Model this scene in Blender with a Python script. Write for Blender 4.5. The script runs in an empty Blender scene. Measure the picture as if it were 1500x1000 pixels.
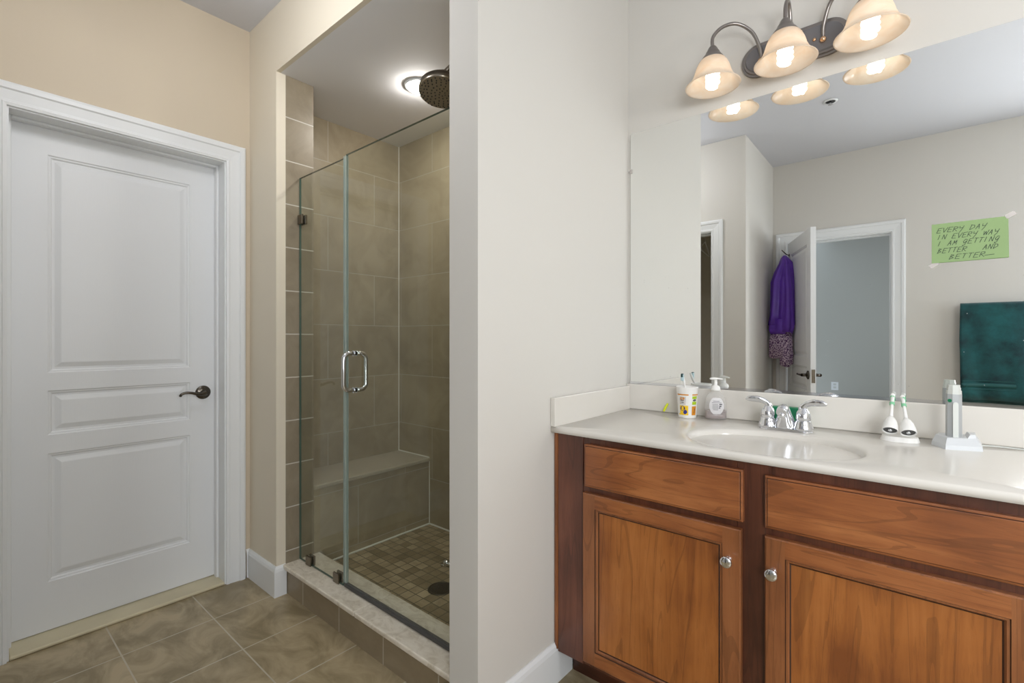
import bpy, bmesh, math, random
from mathutils import Vector, Matrix
random.seed(7)
S = bpy.context.scene
COL = S.collection
PI = math.pi

# ------------------------------------------------------------------ camera
cd = bpy.data.cameras.new('camera'); cam = bpy.data.objects.new('camera', cd); COL.objects.link(cam)
cd.sensor_width = 36.0; cd.lens = 36.0 * 700.124 / 1500.0
cd.shift_y = -4.061 / 1500.0
cd.clip_start = 0.02
cam.location = (0, 0, 1.1937); cam.rotation_euler = (PI / 2, 0, 0.7013)
S.camera = cam
# ------------------------------------------------------------------ world, view
w = bpy.data.worlds.new('world'); S.world = w; w.use_nodes = True
w.node_tree.nodes['Background'].inputs[0].default_value = (0.75, 0.85, 1.0, 1)
w.node_tree.nodes['Background'].inputs[1].default_value = 1.0
S.view_settings.view_transform = 'Standard'; S.view_settings.look = 'None'
S.view_settings.gamma = 1.0; S.view_settings.exposure = 1.02; S.view_settings.use_curve_mapping = False
S.cycles.use_denoising = True
S.cycles.max_bounces = 14; S.cycles.diffuse_bounces = 7; S.cycles.glossy_bounces = 6; S.cycles.transparent_max_bounces = 16
S.cycles.sample_clamp_indirect = 6.0

YBW = -0.973
def area(name, loc, rot, sx, sy, energy, col):
    d = bpy.data.lights.new(name, 'AREA'); d.shape = 'RECTANGLE'; d.size = sx; d.size_y = sy; d.energy = energy; d.color = col
    o = bpy.data.objects.new(name, d); COL.objects.link(o); o.location = loc; o.rotation_euler = rot
    return o
# added area lights giving fill daylight at the added openings, out of view
area('added_fill_bathroom', (1.20, YBW + 0.02, 1.50), (-PI / 2, 0, PI), 0.9, 1.3, 22, (0.95, 0.975, 1.0))
area('added_fill_side', (1.775, -0.05, 1.50), (0, PI / 2, 0), 0.9, 1.3, 5, (0.92, 0.96, 1.0))
area('added_fill_bedroom', (1.775, -3.0, 1.5), (0, PI / 2, 0), 1.4, 1.6, 11, (0.92, 0.96, 1.0))
E_HALL_FILL = 11.0; E_ROOM_FILL = 17.0; E_SHOWER = 80.0; E_BULB = 1.7  # first two drive added fill globes, the others the shower and vanity lamps

# ------------------------------------------------------------------ key planes (metres)
X0 = -2.5655; Y0 = 0.9875; X1 = -0.9626; X1B = -1.0825; Y1 = 1.928
ZC = 2.738; ZS = 2.434; XJ = -2.265; YT = 1.031; YE = 1.167
XSL = -2.56; YSB = 1.895; YB = -0.973; YC = -0.067; XR = -0.983; XW = 1.8
YG = 1.10

# ------------------------------------------------------------------ materials
def lin(c):
    r = []
    for v in c:
        v /= 255.0
        r.append(v / 12.92 if v <= 0.04045 else ((v + 0.055) / 1.055) ** 2.4)
    return (r[0], r[1], r[2], 1.0)
class NT:
    def __init__(s, name):
        s.m = bpy.data.materials.new(name); s.m.use_nodes = True
        s.t = s.m.node_tree; s.n = s.t.nodes; s.l = s.t.links
        s.b = s.n['Principled BSDF']; s.o = s.n['Material Output']
    def add(s, t, **k):
        n = s.n.new(t)
        for a, v in k.items(): setattr(n, a, v)
        return n
    def link(s, a, b): s.l.new(a, b)
    def val(s, sock, v):
        if hasattr(v, 'is_output') or isinstance(v, bpy.types.NodeSocket): s.l.new(v, sock)
        else: sock.default_value = v
    def noise(s, vec, scale, detail=4, rough=0.55, dist=0.0):
        n = s.add('ShaderNodeTexNoise'); n.inputs['Scale'].default_value = scale
        n.inputs['Detail'].default_value = detail; n.inputs['Roughness'].default_value = rough; n.inputs['Distortion'].default_value = dist
        if vec is not None: s.link(vec, n.inputs['Vector'])
        return n.outputs['Fac']
    def obj(s): return s.add('ShaderNodeTexCoord').outputs['Object']
    def ramp(s, f, stops):
        r = s.add('ShaderNodeValToRGB'); s.link(f, r.inputs['Fac'])
        e = r.color_ramp.elements
        while len(e) < len(stops): e.new(0.5)
        for el, (p, c) in zip(e, stops): el.position = p; el.color = c
        return r.outputs['Color']
    def mix(s, f, a, b, mode='MIX'):
        m = s.add('ShaderNodeMix'); m.data_type = 'RGBA'; m.blend_type = mode
        s.val(m.inputs[0], f); s.val(m.inputs[6], a); s.val(m.inputs[7], b)
        return m.outputs[2]
    def math(s, op, a, b=0.0):
        m = s.add('ShaderNodeMath'); m.operation = op; s.val(m.inputs[0], a); s.val(m.inputs[1], b); return m.outputs[0]
    def bump(s, h, strength, dist=0.002):
        b = s.add('ShaderNodeBump'); b.inputs['Strength'].default_value = strength; b.inputs['Distance'].default_value = dist
        s.link(h, b.inputs['Height']); s.link(b.outputs['Normal'], s.b.inputs['Normal'])
    def mapped(s, scale=(1, 1, 1), loc=(0, 0, 0)):
        m = s.add('ShaderNodeMapping'); s.link(s.obj(), m.inputs['Vector'])
        m.inputs['Scale'].default_value = scale; m.inputs['Location'].default_value = loc
        return m.outputs['Vector']

def plain(name, c, rough=0.5, metal=0.0, spec=0.5, var=0.0, vs=6.0, bump=0.0, bs=200.0, coat=0.0):
    t = NT(name); c = lin(c)
    t.b.inputs['Roughness'].default_value = rough; t.b.inputs['Metallic'].default_value = metal
    t.b.inputs['Specular IOR Level'].default_value = spec
    t.b.inputs['Coat Weight'].default_value = coat; t.b.inputs['Coat Roughness'].default_value = 0.08
    if var:
        f = t.noise(t.obj(), vs)
        d = tuple(max(0, x * (1 - var)) for x in c[:3]) + (1,)
        u = tuple(min(1, x * (1 + var)) for x in c[:3]) + (1,)
        t.link(t.ramp(f, [(0.3, d), (0.7, u)]), t.b.inputs['Base Color'])
    else: t.b.inputs['Base Color'].default_value = c
    if bump: t.bump(t.noise(t.obj(), bs, 3), bump, 0.001)
    return t.m

def tile(name, axes, w, h, org, c1, c2, grout, offset=0.5, mortar=0.003, rough=0.35, mott=None, ms=3.5, bias=0.0):
    t = NT(name)
    sp = t.add('ShaderNodeSeparateXYZ'); t.link(t.obj(), sp.inputs[0])
    cb = t.add('ShaderNodeCombineXYZ')
    for i, a in enumerate(axes):
        m = t.math('SUBTRACT', sp.outputs['XYZ'.index(a)], org[i]); t.link(m, cb.inputs[i])
    bt = t.add('ShaderNodeTexBrick'); t.link(cb.outputs[0], bt.inputs['Vector'])
    bt.offset = offset; bt.squash = 1.0
    bt.inputs['Scale'].default_value = 1.0; bt.inputs['Brick Width'].default_value = w; bt.inputs['Row Height'].default_value = h
    bt.inputs['Mortar Size'].default_value = mortar; bt.inputs['Mortar Smooth'].default_value = 0.3; bt.inputs['Bias'].default_value = bias
    bt.inputs['Color1'].default_value = lin(c1); bt.inputs['Color2'].default_value = lin(c2); bt.inputs['Mortar'].default_value = lin(grout)
    col = bt.outputs['Color']
    if mott:
        f = t.noise(t.mapped((1, 1.6, 1.4)), ms, 7, 0.62, 0.9)
        mc = t.ramp(f, [(0.38, lin(mott[0])), (0.62, lin(mott[1]))])
        tl = t.mix(1.0, col, mc, 'MULTIPLY')
        tl = t.mix(1.0, tl, (1.6, 1.6, 1.6, 1), 'MULTIPLY')
        col = t.mix(bt.outputs['Fac'], tl, lin(grout))
    t.link(col, t.b.inputs['Base Color'])
    t.b.inputs['Roughness'].default_value = rough
    inv = t.math('SUBTRACT', 1.0, bt.outputs['Fac'])
    t.bump(inv, 0.5, 0.002)
    return t.m

def wood(name, axis, dark, mid, light, rough=0.32, seed=0.0, big=1.0):
    t = NT(name)
    sc = {'x': (1.2, 16, 16), 'z': (16, 16, 1.2), 'y': (16, 1.2, 16)}[axis]
    v = t.mapped(sc, (seed, seed * 1.7, seed * 0.6))
    g = t.noise(v, 1.6, 8, 0.68, 0.8)
    v2 = t.mapped(tuple(0.45 * s for s in sc), (seed + 3, 0, seed))
    cat = t.noise(v2, 0.9, 2, 0.5, 1.5)
    rings = t.math('FRACT', t.math('MULTIPLY', cat, 9.0))
    rings = t.math('ABSOLUTE', t.math('SUBTRACT', rings, 0.5))
    blot = t.noise(t.mapped((2.2, 2.2, 2.2), (seed * 2, 0, 0)), 1.4, 3, 0.5)
    f = t.math('ADD', t.math('MULTIPLY', g, 0.42), t.math('MULTIPLY', blot, 0.58))
    c = t.ramp(f, [(0.38, lin(dark)), (0.5, lin(mid)), (0.62, lin(light))])
    pores = t.noise(t.mapped(tuple(5 * s for s in sc)), 3.0, 3, 0.6)
    c = t.mix(t.math('MULTIPLY', t.math('LESS_THAN', pores, 0.40), 0.13), c, lin(tuple(x * 0.5 for x in dark)))
    c = t.mix(t.math('MULTIPLY', t.math('LESS_THAN', rings, 0.06), 0.26), c, lin(tuple(x * 0.55 for x in dark)))
    t.link(c, t.b.inputs['Base Color'])
    t.b.inputs['Roughness'].default_value = rough; t.b.inputs['Coat Weight'].default_value = 0.25; t.b.inputs['Coat Roughness'].default_value = 0.2
    t.bump(g, 0.12, 0.0006)
    return t.m

def glass(name, tint, refl=1.0, ior=1.5, rough=0.0):
    t = NT(name); t.n.remove(t.b)
    tr = t.add('ShaderNodeBsdfTransparent'); tr.inputs[0].default_value = tint
    gl = t.add('ShaderNodeBsdfGlossy'); gl.inputs['Roughness'].default_value = rough
    fr = t.add('ShaderNodeFresnel'); fr.inputs['IOR'].default_value = ior
    gm = t.add('ShaderNodeNewGeometry'); front = t.math('SUBTRACT', 1.0, gm.outputs['Backfacing'])
    mx = t.add('ShaderNodeMixShader'); t.link(t.math('MULTIPLY', t.math('MULTIPLY', fr.outputs[0], refl), front), mx.inputs[0])
    t.link(tr.outputs[0], mx.inputs[1]); t.link(gl.outputs[0], mx.inputs[2]); t.link(mx.outputs[0], t.o.inputs['Surface'])
    return t.m
def clearcolor(name, c, alpha, rough=0.1):
    t = NT(name); tr = t.add('ShaderNodeBsdfTransparent'); mx = t.add('ShaderNodeMixShader')
    t.b.inputs['Base Color'].default_value = lin(c); t.b.inputs['Roughness'].default_value = rough
    mx.inputs[0].default_value = alpha
    t.link(tr.outputs[0], mx.inputs[1]); t.link(t.b.outputs[0], mx.inputs[2]); t.link(mx.outputs[0], t.o.inputs['Surface'])
    return t.m
def emit(name, c, s):
    t = NT(name); t.b.inputs['Base Color'].default_value = (0.8, 0.8, 0.8, 1)
    t.b.inputs['Emission Color'].default_value = c; t.b.inputs['Emission Strength'].default_value = s
    return t.m

M = {}
M['paint_hall'] = plain('paint_hall', (203, 190, 169), 0.6, spec=0.3, bump=0.05)
M['paint_end_lit'] = plain('paint_end_lit', (220, 211, 193), 0.6, spec=0.3, bump=0.05)  # wall paint with the tone of the light there put into the colour
M['paint'] = plain('paint', (208, 205, 199), 0.6, spec=0.3, bump=0.05)
M['paint_grey'] = plain('paint_grey', (178, 178, 171), 0.7, spec=0.2)
M['paint_closet'] = plain('paint_closet', (228, 224, 214), 0.8, spec=0.2)
M['ceiling'] = plain('ceiling', (200, 201, 206), 0.75, spec=0.2, bump=0.04)
M['ceiling_white'] = plain('ceiling_white', (232, 232, 234), 0.75, spec=0.2)
M['paint_grey_white'] = plain('paint_grey_white', (186, 184, 180), 0.6, spec=0.3)
M['white'] = plain('white_trim_paint', (226, 228, 229), 0.35, spec=0.4)
def door_paint():
    t = NT('door_paint'); t.b.inputs['Base Color'].default_value = lin((226, 228, 230)); t.b.inputs['Roughness'].default_value = 0.4
    v = t.mapped((22, 22, 1.0)); g = t.noise(v, 2.6, 4, 0.6, 1.6)
    r = t.math('ABSOLUTE', t.math('SUBTRACT', t.math('FRACT', t.math('MULTIPLY', g, 7.0)), 0.5))
    t.bump(r, 0.10, 0.001); return t.m
M['door'] = door_paint()
M['threshold'] = plain('threshold_cream', (206, 196, 166), 0.45, var=0.05)
T1 = ((186, 180, 168), (206, 201, 190))
M['tile_yz'] = tile('shower_tile_side', 'YZ', 0.61, 0.309, (1.405, 0.038), (166, 157, 140), (172, 163, 146), (184, 176, 160), mortar=0.0022, mott=T1)
M['tile_xz'] = tile('shower_tile_back', 'XZ', 0.61, 0.309, (-2.232, 0.038), (166, 157, 140), (172, 163, 146), (184, 176, 160), mortar=0.0022, mott=T1)
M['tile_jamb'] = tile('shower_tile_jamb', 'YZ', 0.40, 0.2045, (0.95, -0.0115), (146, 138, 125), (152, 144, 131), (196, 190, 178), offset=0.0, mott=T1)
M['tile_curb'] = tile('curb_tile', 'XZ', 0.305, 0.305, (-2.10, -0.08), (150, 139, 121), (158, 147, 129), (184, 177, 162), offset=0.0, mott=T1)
M['floor'] = tile('floor_tile', 'XY', 0.31, 0.31, (-2.286, 0.737), (160, 150, 129), (168, 158, 137), (186, 178, 160), offset=0.0, mortar=0.003, rough=0.3, mott=((170, 163, 145), (222, 215, 202)), ms=5.0)
M['mosaic'] = tile('shower_mosaic', 'XY', 0.0525, 0.0525, (-1.785, 1.438), (124, 113, 92), (172, 160, 138), (96, 87, 70), offset=0.0, mortar=0.0025, rough=0.4, mott=((200, 194, 182), (225, 220, 210)), ms=9.0)
def marble():
    t = NT('cream_marble'); f = t.noise(t.mapped((3, 5, 3)), 4.5, 8, 0.65, 1.4)
    t.link(t.ramp(f, [(0.36, lin((198, 188, 170))), (0.52, lin((220, 212, 197))), (0.7, lin((230, 223, 210)))]), t.b.inputs['Base Color'])
    t.b.inputs['Roughness'].default_value = 0.28; return t.m
M['marble'] = marble()
M['bench_top'] = plain('bench_slab', (176, 167, 148), 0.3, var=0.06, vs=8)
M['caulk'] = plain('white_caulk', (224, 222, 214), 0.5)
M['glass'] = glass('shower_glass', (0.93, 0.95, 0.925, 1))
M['glass_edge'] = plain('glass_edge_green', (66, 92, 84), 0.1, spec=0.8)
M['seal'] = clearcolor('clear_seal', (196, 212, 204), 0.38, 0.15)
M['window_glass'] = glass('window_glass', (0.97, 0.98, 0.98, 1))
M['chrome'] = plain('chrome', (224, 226, 230), 0.07, 1.0)
M['nickel'] = plain('brushed_nickel', (134, 126, 114), 0.26, 1.0)
M['spray_face'] = plain('nickel_spray_face', (150, 138, 116), 0.4, 0.25)
M['dark_nickel'] = plain('dark_nickel', (98, 92, 84), 0.22, 1.0)
M['pewter'] = plain('pewter_lamp_metal', (150, 144, 140), 0.3, 0.9)
M['pewter_plate'] = plain('pewter_plate', (122, 121, 124), 0.4, 0.3)
M['brassy'] = plain('warm_bright_metal', (226, 186, 150), 0.15, 1.0)
M['black'] = plain('black_plastic', (28, 28, 30), 0.4)
M['darkgrey'] = plain('dark_grey_plastic', (66, 66, 66), 0.4)
M['grate'] = plain('drain_grate', (70, 66, 58), 0.35, 0.8)
M['counter'] = plain('cultured_marble', (216, 212, 205), 0.17, spec=0.4, var=0.02, vs=4.0)
M['w_panel'] = wood('wood_panel', 'z', (122, 68, 30), (156, 94, 43), (174, 110, 56), seed=1.0)
M['w_vert'] = wood('wood_vertical', 'z', (112, 66, 37), (136, 83, 47), (154, 98, 59), seed=4.0)
M['w_horz'] = wood('wood_horizontal', 'x', (110, 61, 32), (143, 85, 46), (170, 108, 62), seed=7.0)
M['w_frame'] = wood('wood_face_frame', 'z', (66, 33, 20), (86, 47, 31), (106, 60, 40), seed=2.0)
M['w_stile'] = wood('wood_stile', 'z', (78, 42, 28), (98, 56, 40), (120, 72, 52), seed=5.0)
M['w_glaze'] = plain('dark_glaze_line', (52, 26, 13), 0.4)
M['w_toe'] = wood('wood_toe_kick', 'x', (50, 20, 8), (62, 28, 13), (76, 36, 18), seed=9.0)
M['plastic'] = plain('white_plastic', (232, 231, 228), 0.3)
M['plastic_cool'] = plain('cool_white_plastic', (204, 207, 210), 0.3)
M['grey_plastic'] = plain('grey_plastic', (164, 167, 168), 0.35)
M['grey_light'] = plain('light_grey_plastic', (202, 205, 200), 0.35)
M['green'] = plain('green_plastic', (10, 126, 84), 0.35)
M['mint'] = plain('mint_bristles', (134, 202, 158), 0.6)
M['teal_dark'] = plain('dark_bristles', (30, 62, 64), 0.6)
M['bristle_blue'] = plain('pale_blue_bristles', (178, 200, 205), 0.6)
M['neon'] = plain('neon_yellow', (226, 236, 20), 0.4)
M['yellow'] = plain('print_yellow', (234, 192, 30), 0.4)
M['orange'] = plain('print_orange', (206, 134, 24), 0.4)
M['lime'] = plain('print_lime', (166, 196, 32), 0.4)
M['navy'] = plain('print_navy', (40, 44, 130), 0.4)
M['plum'] = plain('print_plum', (70, 44, 84), 0.4)
M['ink'] = plain('ink', (34, 52, 40), 0.6)
M['ink_grey'] = plain('ink_grey', (84, 82, 86), 0.6)
M['paper'] = plain('green_paper', (140, 165, 116), 0.7, spec=0.2, var=0.04, vs=8)
M['tape'] = clearcolor('clear_tape', (214, 208, 204), 0.55, 0.3)
M['bottle'] = clearcolor('clear_plastic_bottle', (222, 220, 218), 0.22, 0.08)
M['liquid'] = clearcolor('soap_liquid', (160, 142, 140), 0.62, 0.08)
M['label'] = clearcolor('frosted_label', (226, 224, 226), 0.75, 0.3)
M['robe'] = plain('purple_satin', (98, 54, 172), 0.36, spec=0.5, var=0.10, vs=14)
def speck():
    t = NT('purple_speckle_cloth'); f = t.noise(t.obj(), 120, 2, 0.6)
    t.link(t.ramp(f, [(0.40, lin((74, 40, 88))), (0.47, lin((112, 76, 128))), (0.56, lin((214, 196, 214)))]), t.b.inputs['Base Color'])
    t.b.inputs['Roughness'].default_value = 0.8; return t.m
M['speckle'] = speck()
def towel_m():
    t = NT('teal_terry'); f = t.noise(t.obj(), 9, 5, 0.6)
    c = t.ramp(f, [(0.3, lin((2, 38, 44))), (0.7, lin((18, 86, 88)))])
    t.link(c, t.b.inputs['Base Color']); t.b.inputs['Roughness'].default_value = 0.9; t.b.inputs['Sheen Weight'].default_value = 0.3
    t.bump(t.noise(t.obj(), 260, 2), 0.6, 0.003); return t.m
M['towel'] = towel_m()
M['towel_band'] = plain('teal_band', (24, 82, 82), 0.6)
M['carpet'] = plain('carpet', (150, 140, 126), 0.95, var=0.1, vs=60)
def mirror_m():
    t = NT('mirror_silver'); t.n.remove(t.b)
    g = t.add('ShaderNodeBsdfGlossy'); g.inputs['Roughness'].default_value = 0.0; g.inputs['Color'].default_value = (0.90, 0.915, 0.905, 1)
    d = t.add('ShaderNodeBsdfDiffuse'); d.inputs['Color'].default_value = (0.85, 0.85, 0.84, 1)
    v = t.add('ShaderNodeTexVoronoi'); v.inputs['Scale'].default_value = 34.0; t.link(t.obj(), v.inputs['Vector'])
    sp = t.math('LESS_THAN', v.outputs['Distance'], 0.035)
    zone = t.math('GREATER_THAN', t.noise(t.obj(), 2.3, 2), 0.47)
    sz = t.add('ShaderNodeSeparateXYZ'); t.link(t.obj(), sz.inputs[0])
    low = t.math('LESS_THAN', sz.outputs[2], 0.45)
    f = t.math('MULTIPLY', t.math('MULTIPLY', sp, zone), t.math('MULTIPLY', low, 0.5))
    mx = t.add('ShaderNodeMixShader'); t.link(f, mx.inputs[0]); t.link(g.outputs[0], mx.inputs[1]); t.link(d.outputs[0], mx.inputs[2])
    t.link(mx.outputs[0], t.o.inputs['Surface']); return t.m
M['mirror'] = mirror_m()
def shade_m():
    t = NT('alabaster_glass'); t.n.remove(t.b)
    f = t.noise(t.mapped((1, 1, 2)), 14, 4, 0.6, 1.2)
    c = t.ramp(f, [(0.3, (0.93, 0.80, 0.66, 1)), (0.7, (0.97, 0.90, 0.81, 1))])
    d = t.add('ShaderNodeBsdfDiffuse'); tr = t.add('ShaderNodeBsdfTranslucent'); g = t.add('ShaderNodeBsdfGlossy'); g.inputs['Roughness'].default_value = 0.2
    t.link(c, d.inputs[0]); t.link(c, tr.inputs[0])
    m1 = t.add('ShaderNodeMixShader'); m1.inputs[0].default_value = 0.62; t.link(d.outputs[0], m1.inputs[1]); t.link(tr.outputs[0], m1.inputs[2])
    m2 = t.add('ShaderNodeMixShader'); m2.inputs[0].default_value = 0.05; t.link(m1.outputs[0], m2.inputs[1]); t.link(g.outputs[0], m2.inputs[2])
    t.link(m2.outputs[0], t.o.inputs['Surface']); return t.m
M['shade'] = shade_m()
M['bulb'] = emit('bulb_glow', (1.0, 0.95, 0.86, 1), E_BULB)
M['can_glow'] = emit('downlight_glow', (1.0, 0.96, 0.90, 1), E_SHOWER)
M['hall_fill'] = emit('hall_fill_glow', (0.96, 0.97, 1.0, 1), E_HALL_FILL)  # emission of the globe added to fill the hall
M['room_fill'] = emit('room_fill_glow', (1.0, 0.98, 0.96, 1), E_ROOM_FILL)  # emission of the unseen globe added on the right

# ------------------------------------------------------------------ mesh helpers (world coordinates)
def nb(): return bmesh.new()
def box(bm, x0, x1, y0, y1, z0, z1, bev=0.0, mi=0, seg=1, f=None):
    t = bmesh.new()
    r = bmesh.ops.create_cube(t, size=1.0)
    for v in t.verts:
        v.co = Vector((x0 + (v.co.x + .5) * (x1 - x0), y0 + (v.co.y + .5) * (y1 - y0), z0 + (v.co.z + .5) * (z1 - z0)))
    if bev: bmesh.ops.bevel(t, geom=list(t.edges), offset=bev, segments=seg, affect='EDGES', profile=0.5)
    merge(bm, t, mi, f)
def merge(bm, t, mi=0, f=None):
    mp = {}
    for v in t.verts:
        mp[v] = bm.verts.new(Vector(f(*v.co)) if f else v.co)
    for fc in t.faces:
        try:
            n = bm.faces.new([mp[v] for v in fc.verts]); n.material_index = mi if mi is not None else fc.material_index; n.smooth = fc.smooth
        except ValueError: pass
    t.free()
def rings(bm, loops, closed=True, cap0=False, cap1=False, mi=0, smooth=True):
    vs = [[bm.verts.new(Vector(p)) for p in lp] for lp in loops]
    n = len(vs[0])
    for a, b in zip(vs[:-1], vs[1:]):
        for i in range(n if closed else n - 1):
            j = (i + 1) % n
            fc = bm.faces.new((a[i], a[j], b[j], b[i])); fc.smooth = smooth; fc.material_index = mi
    if cap0: fc = bm.faces.new(vs[0][::-1]); fc.material_index = mi
    if cap1: fc = bm.faces.new(vs[-1]); fc.material_index = mi
    return vs
def lathe(bm, prof, c, axis=(0, 0, 1), seg=32, mi=0, cap0=False, cap1=False):
    a = Vector(axis).normalized(); q = Vector((0, 0, 1)).rotation_difference(a)
    c = Vector(c); loops = []
    for r, h in prof:
        loops.append([c + q @ Vector((r * math.cos(2 * PI * i / seg), r * math.sin(2 * PI * i / seg), h)) for i in range(seg)])
    return rings(bm, loops, True, cap0, cap1, mi)
def smoothpath(pts, n=6):
    P = [Vector(p) for p in pts]; out = []
    for i in range(len(P) - 1):
        p0 = P[max(i - 1, 0)]; p1 = P[i]; p2 = P[i + 1]; p3 = P[min(i + 2, len(P) - 1)]
        for k in range(n):
            t = k / n
            out.append(0.5 * ((2 * p1) + (p2 - p0) * t + (2 * p0 - 5 * p1 + 4 * p2 - p3) * t * t + (3 * p1 - p0 - 3 * p2 + p3) * t ** 3))
    out.append(P[-1]); return out
def tube(bm, pts, rad, seg=12, mi=0, closed=False, squash=1.0, up=None):
    P = [Vector(p) for p in pts]; n = len(P)
    if not hasattr(rad, '__len__'): rad = [rad] * n
    if len(rad) != n:
        rr = []
        for i in range(n):
            s = i / (n - 1) * (len(rad) - 1); k = min(int(s), len(rad) - 2); rr.append(rad[k] + (rad[k + 1] - rad[k]) * (s - k))
        rad = rr
    loops = []; nrm = None
    for i in range(n):
        if closed: d = P[(i + 1) % n] - P[i - 1]
        else: d = P[min(i + 1, n - 1)] - P[max(i - 1, 0)]
        d.normalize()
        if nrm is None:
            ref = Vector(up) if up else (Vector((0, 0, 1)) if abs(d.z) < 0.9 else Vector((0, 1, 0)))
            nrm = (ref - d * ref.dot(d)).normalized()
        else: nrm = (nrm - d * nrm.dot(d)).normalized()
        b = d.cross(nrm)
        loops.append([P[i] + (nrm * math.cos(2 * PI * k / seg) * squash + b * math.sin(2 * PI * k / seg)) * rad[i] for k in range(seg)])
    if closed: loops.append(loops[0])
    rings(bm, loops, True, not closed, not closed, mi)
    if closed: bmesh.ops.remove_doubles(bm, verts=bm.verts, dist=1e-6)
def prism(bm, poly, z0, z1, f=None, mi=0, taper=None, smooth=False):
    f = f or (lambda x, y, z: (x, y, z))
    tp = taper or poly
    a = [bm.verts.new(Vector(f(x, y, z0))) for x, y in poly]; b = [bm.verts.new(Vector(f(x, y, z1))) for x, y in tp]
    n = len(a)
    for i in range(n):
        j = (i + 1) % n; fc = bm.faces.new((a[i], a[j], b[j], b[i])); fc.material_index = mi; fc.smooth = smooth
    fc = bm.faces.new(a[::-1]); fc.material_index = mi
    fc = bm.faces.new(b); fc.material_index = mi
def stadium(cx, cy, hl, r, n=12):
    p = []
    for i in range(n + 1): a = -PI / 2 + PI * i / n; p.append((cx + hl - r + r * math.cos(a), cy + r * math.sin(a)))
    for i in range(n + 1): a = PI / 2 + PI * i / n; p.append((cx - hl + r + r * math.cos(a), cy + r * math.sin(a)))
    return p
def sphere(bm, c, r, mi=0, sx=1, sy=1, sz=1, u=16, v=10):
    t = bmesh.new(); bmesh.ops.create_uvsphere(t, u_segments=u, v_segments=v, radius=1.0)
    for x in t.verts: x.co = Vector((c[0] + x.co.x * r * sx, c[1] + x.co.y * r * sy, c[2] + x.co.z * r * sz))
    for fc in t.faces: fc.smooth = True
    merge(bm, t, mi)

def wloc(o):
    v = Vector((0, 0, 0))
    while o is not None: v += o.location; o = o.parent
    return v
def obj(name, bm, mats, parent=None, label=None, loc=None):
    bmesh.ops.recalc_face_normals(bm, faces=bm.faces)
    me = bpy.data.meshes.new(name)
    off = wloc(parent) if parent else Vector(loc or (0, 0, 0))
    if off.length: bmesh.ops.translate(bm, verts=bm.verts, vec=-off)
    bm.to_mesh(me); bm.free()
    for m in (mats if isinstance(mats, (list, tuple)) else [mats]): me.materials.append(M[m])
    o = bpy.data.objects.new(name, me); COL.objects.link(o)
    if parent: o.parent = parent
    elif loc: o.location = loc
    if label: o['label'] = label
    return o
def tag(o, label, cat, group=None, kind=None):
    o['label'] = label; o['category'] = cat
    if group: o['group'] = group
    if kind: o['kind'] = kind
    return o
def thing(name, label, cat, loc, group=None, kind=None):
    o = bpy.data.objects.new(name, None); COL.objects.link(o); o.location = loc; o.empty_display_size = 0.05
    return tag(o, label, cat, group, kind)
def struct(name, bm, mats, label, cat='wall'):
    return tag(obj(name, bm, mats), label, cat, kind='structure')

# ------------------------------------------------------------------ the room
b = nb(); box(b, -2.75, XW, YB - 0.12, 2.05, -0.1, 0.0)
struct('floor', b, 'floor', 'taupe mottled square tile floor of the bathroom', 'floor')
b = nb(); box(b, -2.75, XW, YB - 0.12, 2.05, ZC, ZC + 0.1)
struct('ceiling', b, 'ceiling', 'flat white bathroom ceiling', 'ceiling')
def wall_x(bm, x0, x1, y0, y1, op=None, z1=ZC):     # wall slab running along y with an opening (ya, yb, zt)
    if not op: box(bm, x0, x1, y0, y1, 0, z1); return
    ya, yb, zb, zt = op
    box(bm, x0, x1, y0, ya, 0, z1); box(bm, x0, x1, yb, y1, 0, z1); box(bm, x0, x1, ya, yb, zt, z1)
    if zb > 0: box(bm, x0, x1, ya, yb, 0, zb)
def wall_y(bm, x0, x1, y0, y1, op=None, z1=ZC):
    if not op: box(bm, x0, x1, y0, y1, 0, z1); return
    xa, xb, zb, zt = op
    box(bm, x0, xa, y0, y1, 0, z1); box(bm, xb, x1, y0, y1, 0, z1); box(bm, xa, xb, y0, y1, zt, z1)
    if zb > 0: box(bm, xa, xb, y0, y1, 0, zb)
b = nb(); wall_x(b, -2.72, X0, YC, Y0, (0.132, 0.891, 0, 2.068))
struct('wall_left', b, 'paint_hall', 'beige wall holding the closed white door')
b = nb(); box(b, X0 - 0.15, XJ, Y0, YT, 0, ZC); box(b, XJ, X1B, Y0, Y0 + 0.02, ZS, ZC)
struct('wall_front', b, 'paint_end_lit', 'narrow beige wall beside and above the shower opening')
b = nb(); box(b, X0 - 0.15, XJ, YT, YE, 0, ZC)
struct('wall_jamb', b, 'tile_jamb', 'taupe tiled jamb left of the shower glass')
b = nb(); box(b, -2.72, XSL, YE, YSB, 0, ZC)
struct('wall_shower_left', b, 'tile_yz', 'taupe tiled shower wall behind the bench')
b = nb(); box(b, -2.72, X1B, YSB, 2.05, 0, ZC)
struct('wall_shower_back', b, 'tile_xz', 'taupe tiled back wall of the shower')
b = nb(); box(b, X1B, X1, Y0, 2.05, 0, ZC)
struct('wall_partition', b, 'paint', 'pale partition wall between the shower and the vanity')
b = nb(); box(b, X1B - 0.01, X1B, YT, YSB, 0, ZS)
struct('wall_shower_right', b, 'tile_yz', 'taupe tiled shower side of the partition')
b = nb(); box(b, X0 - 0.15, X1B, Y0 + 0.02, YSB, ZS, ZS + 0.05)
struct('ceiling_shower', b, 'ceiling_white', 'low white ceiling over the shower stall', 'ceiling')
b = nb(); box(b, X0, X1B, YE, YSB, 0, 0.07)
struct('floor_shower', b, 'mosaic', 'small square brown mosaic floor inside the shower', 'floor')
b = nb(); box(b, X1, XW, Y1, 2.05, 0, ZC)
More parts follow.
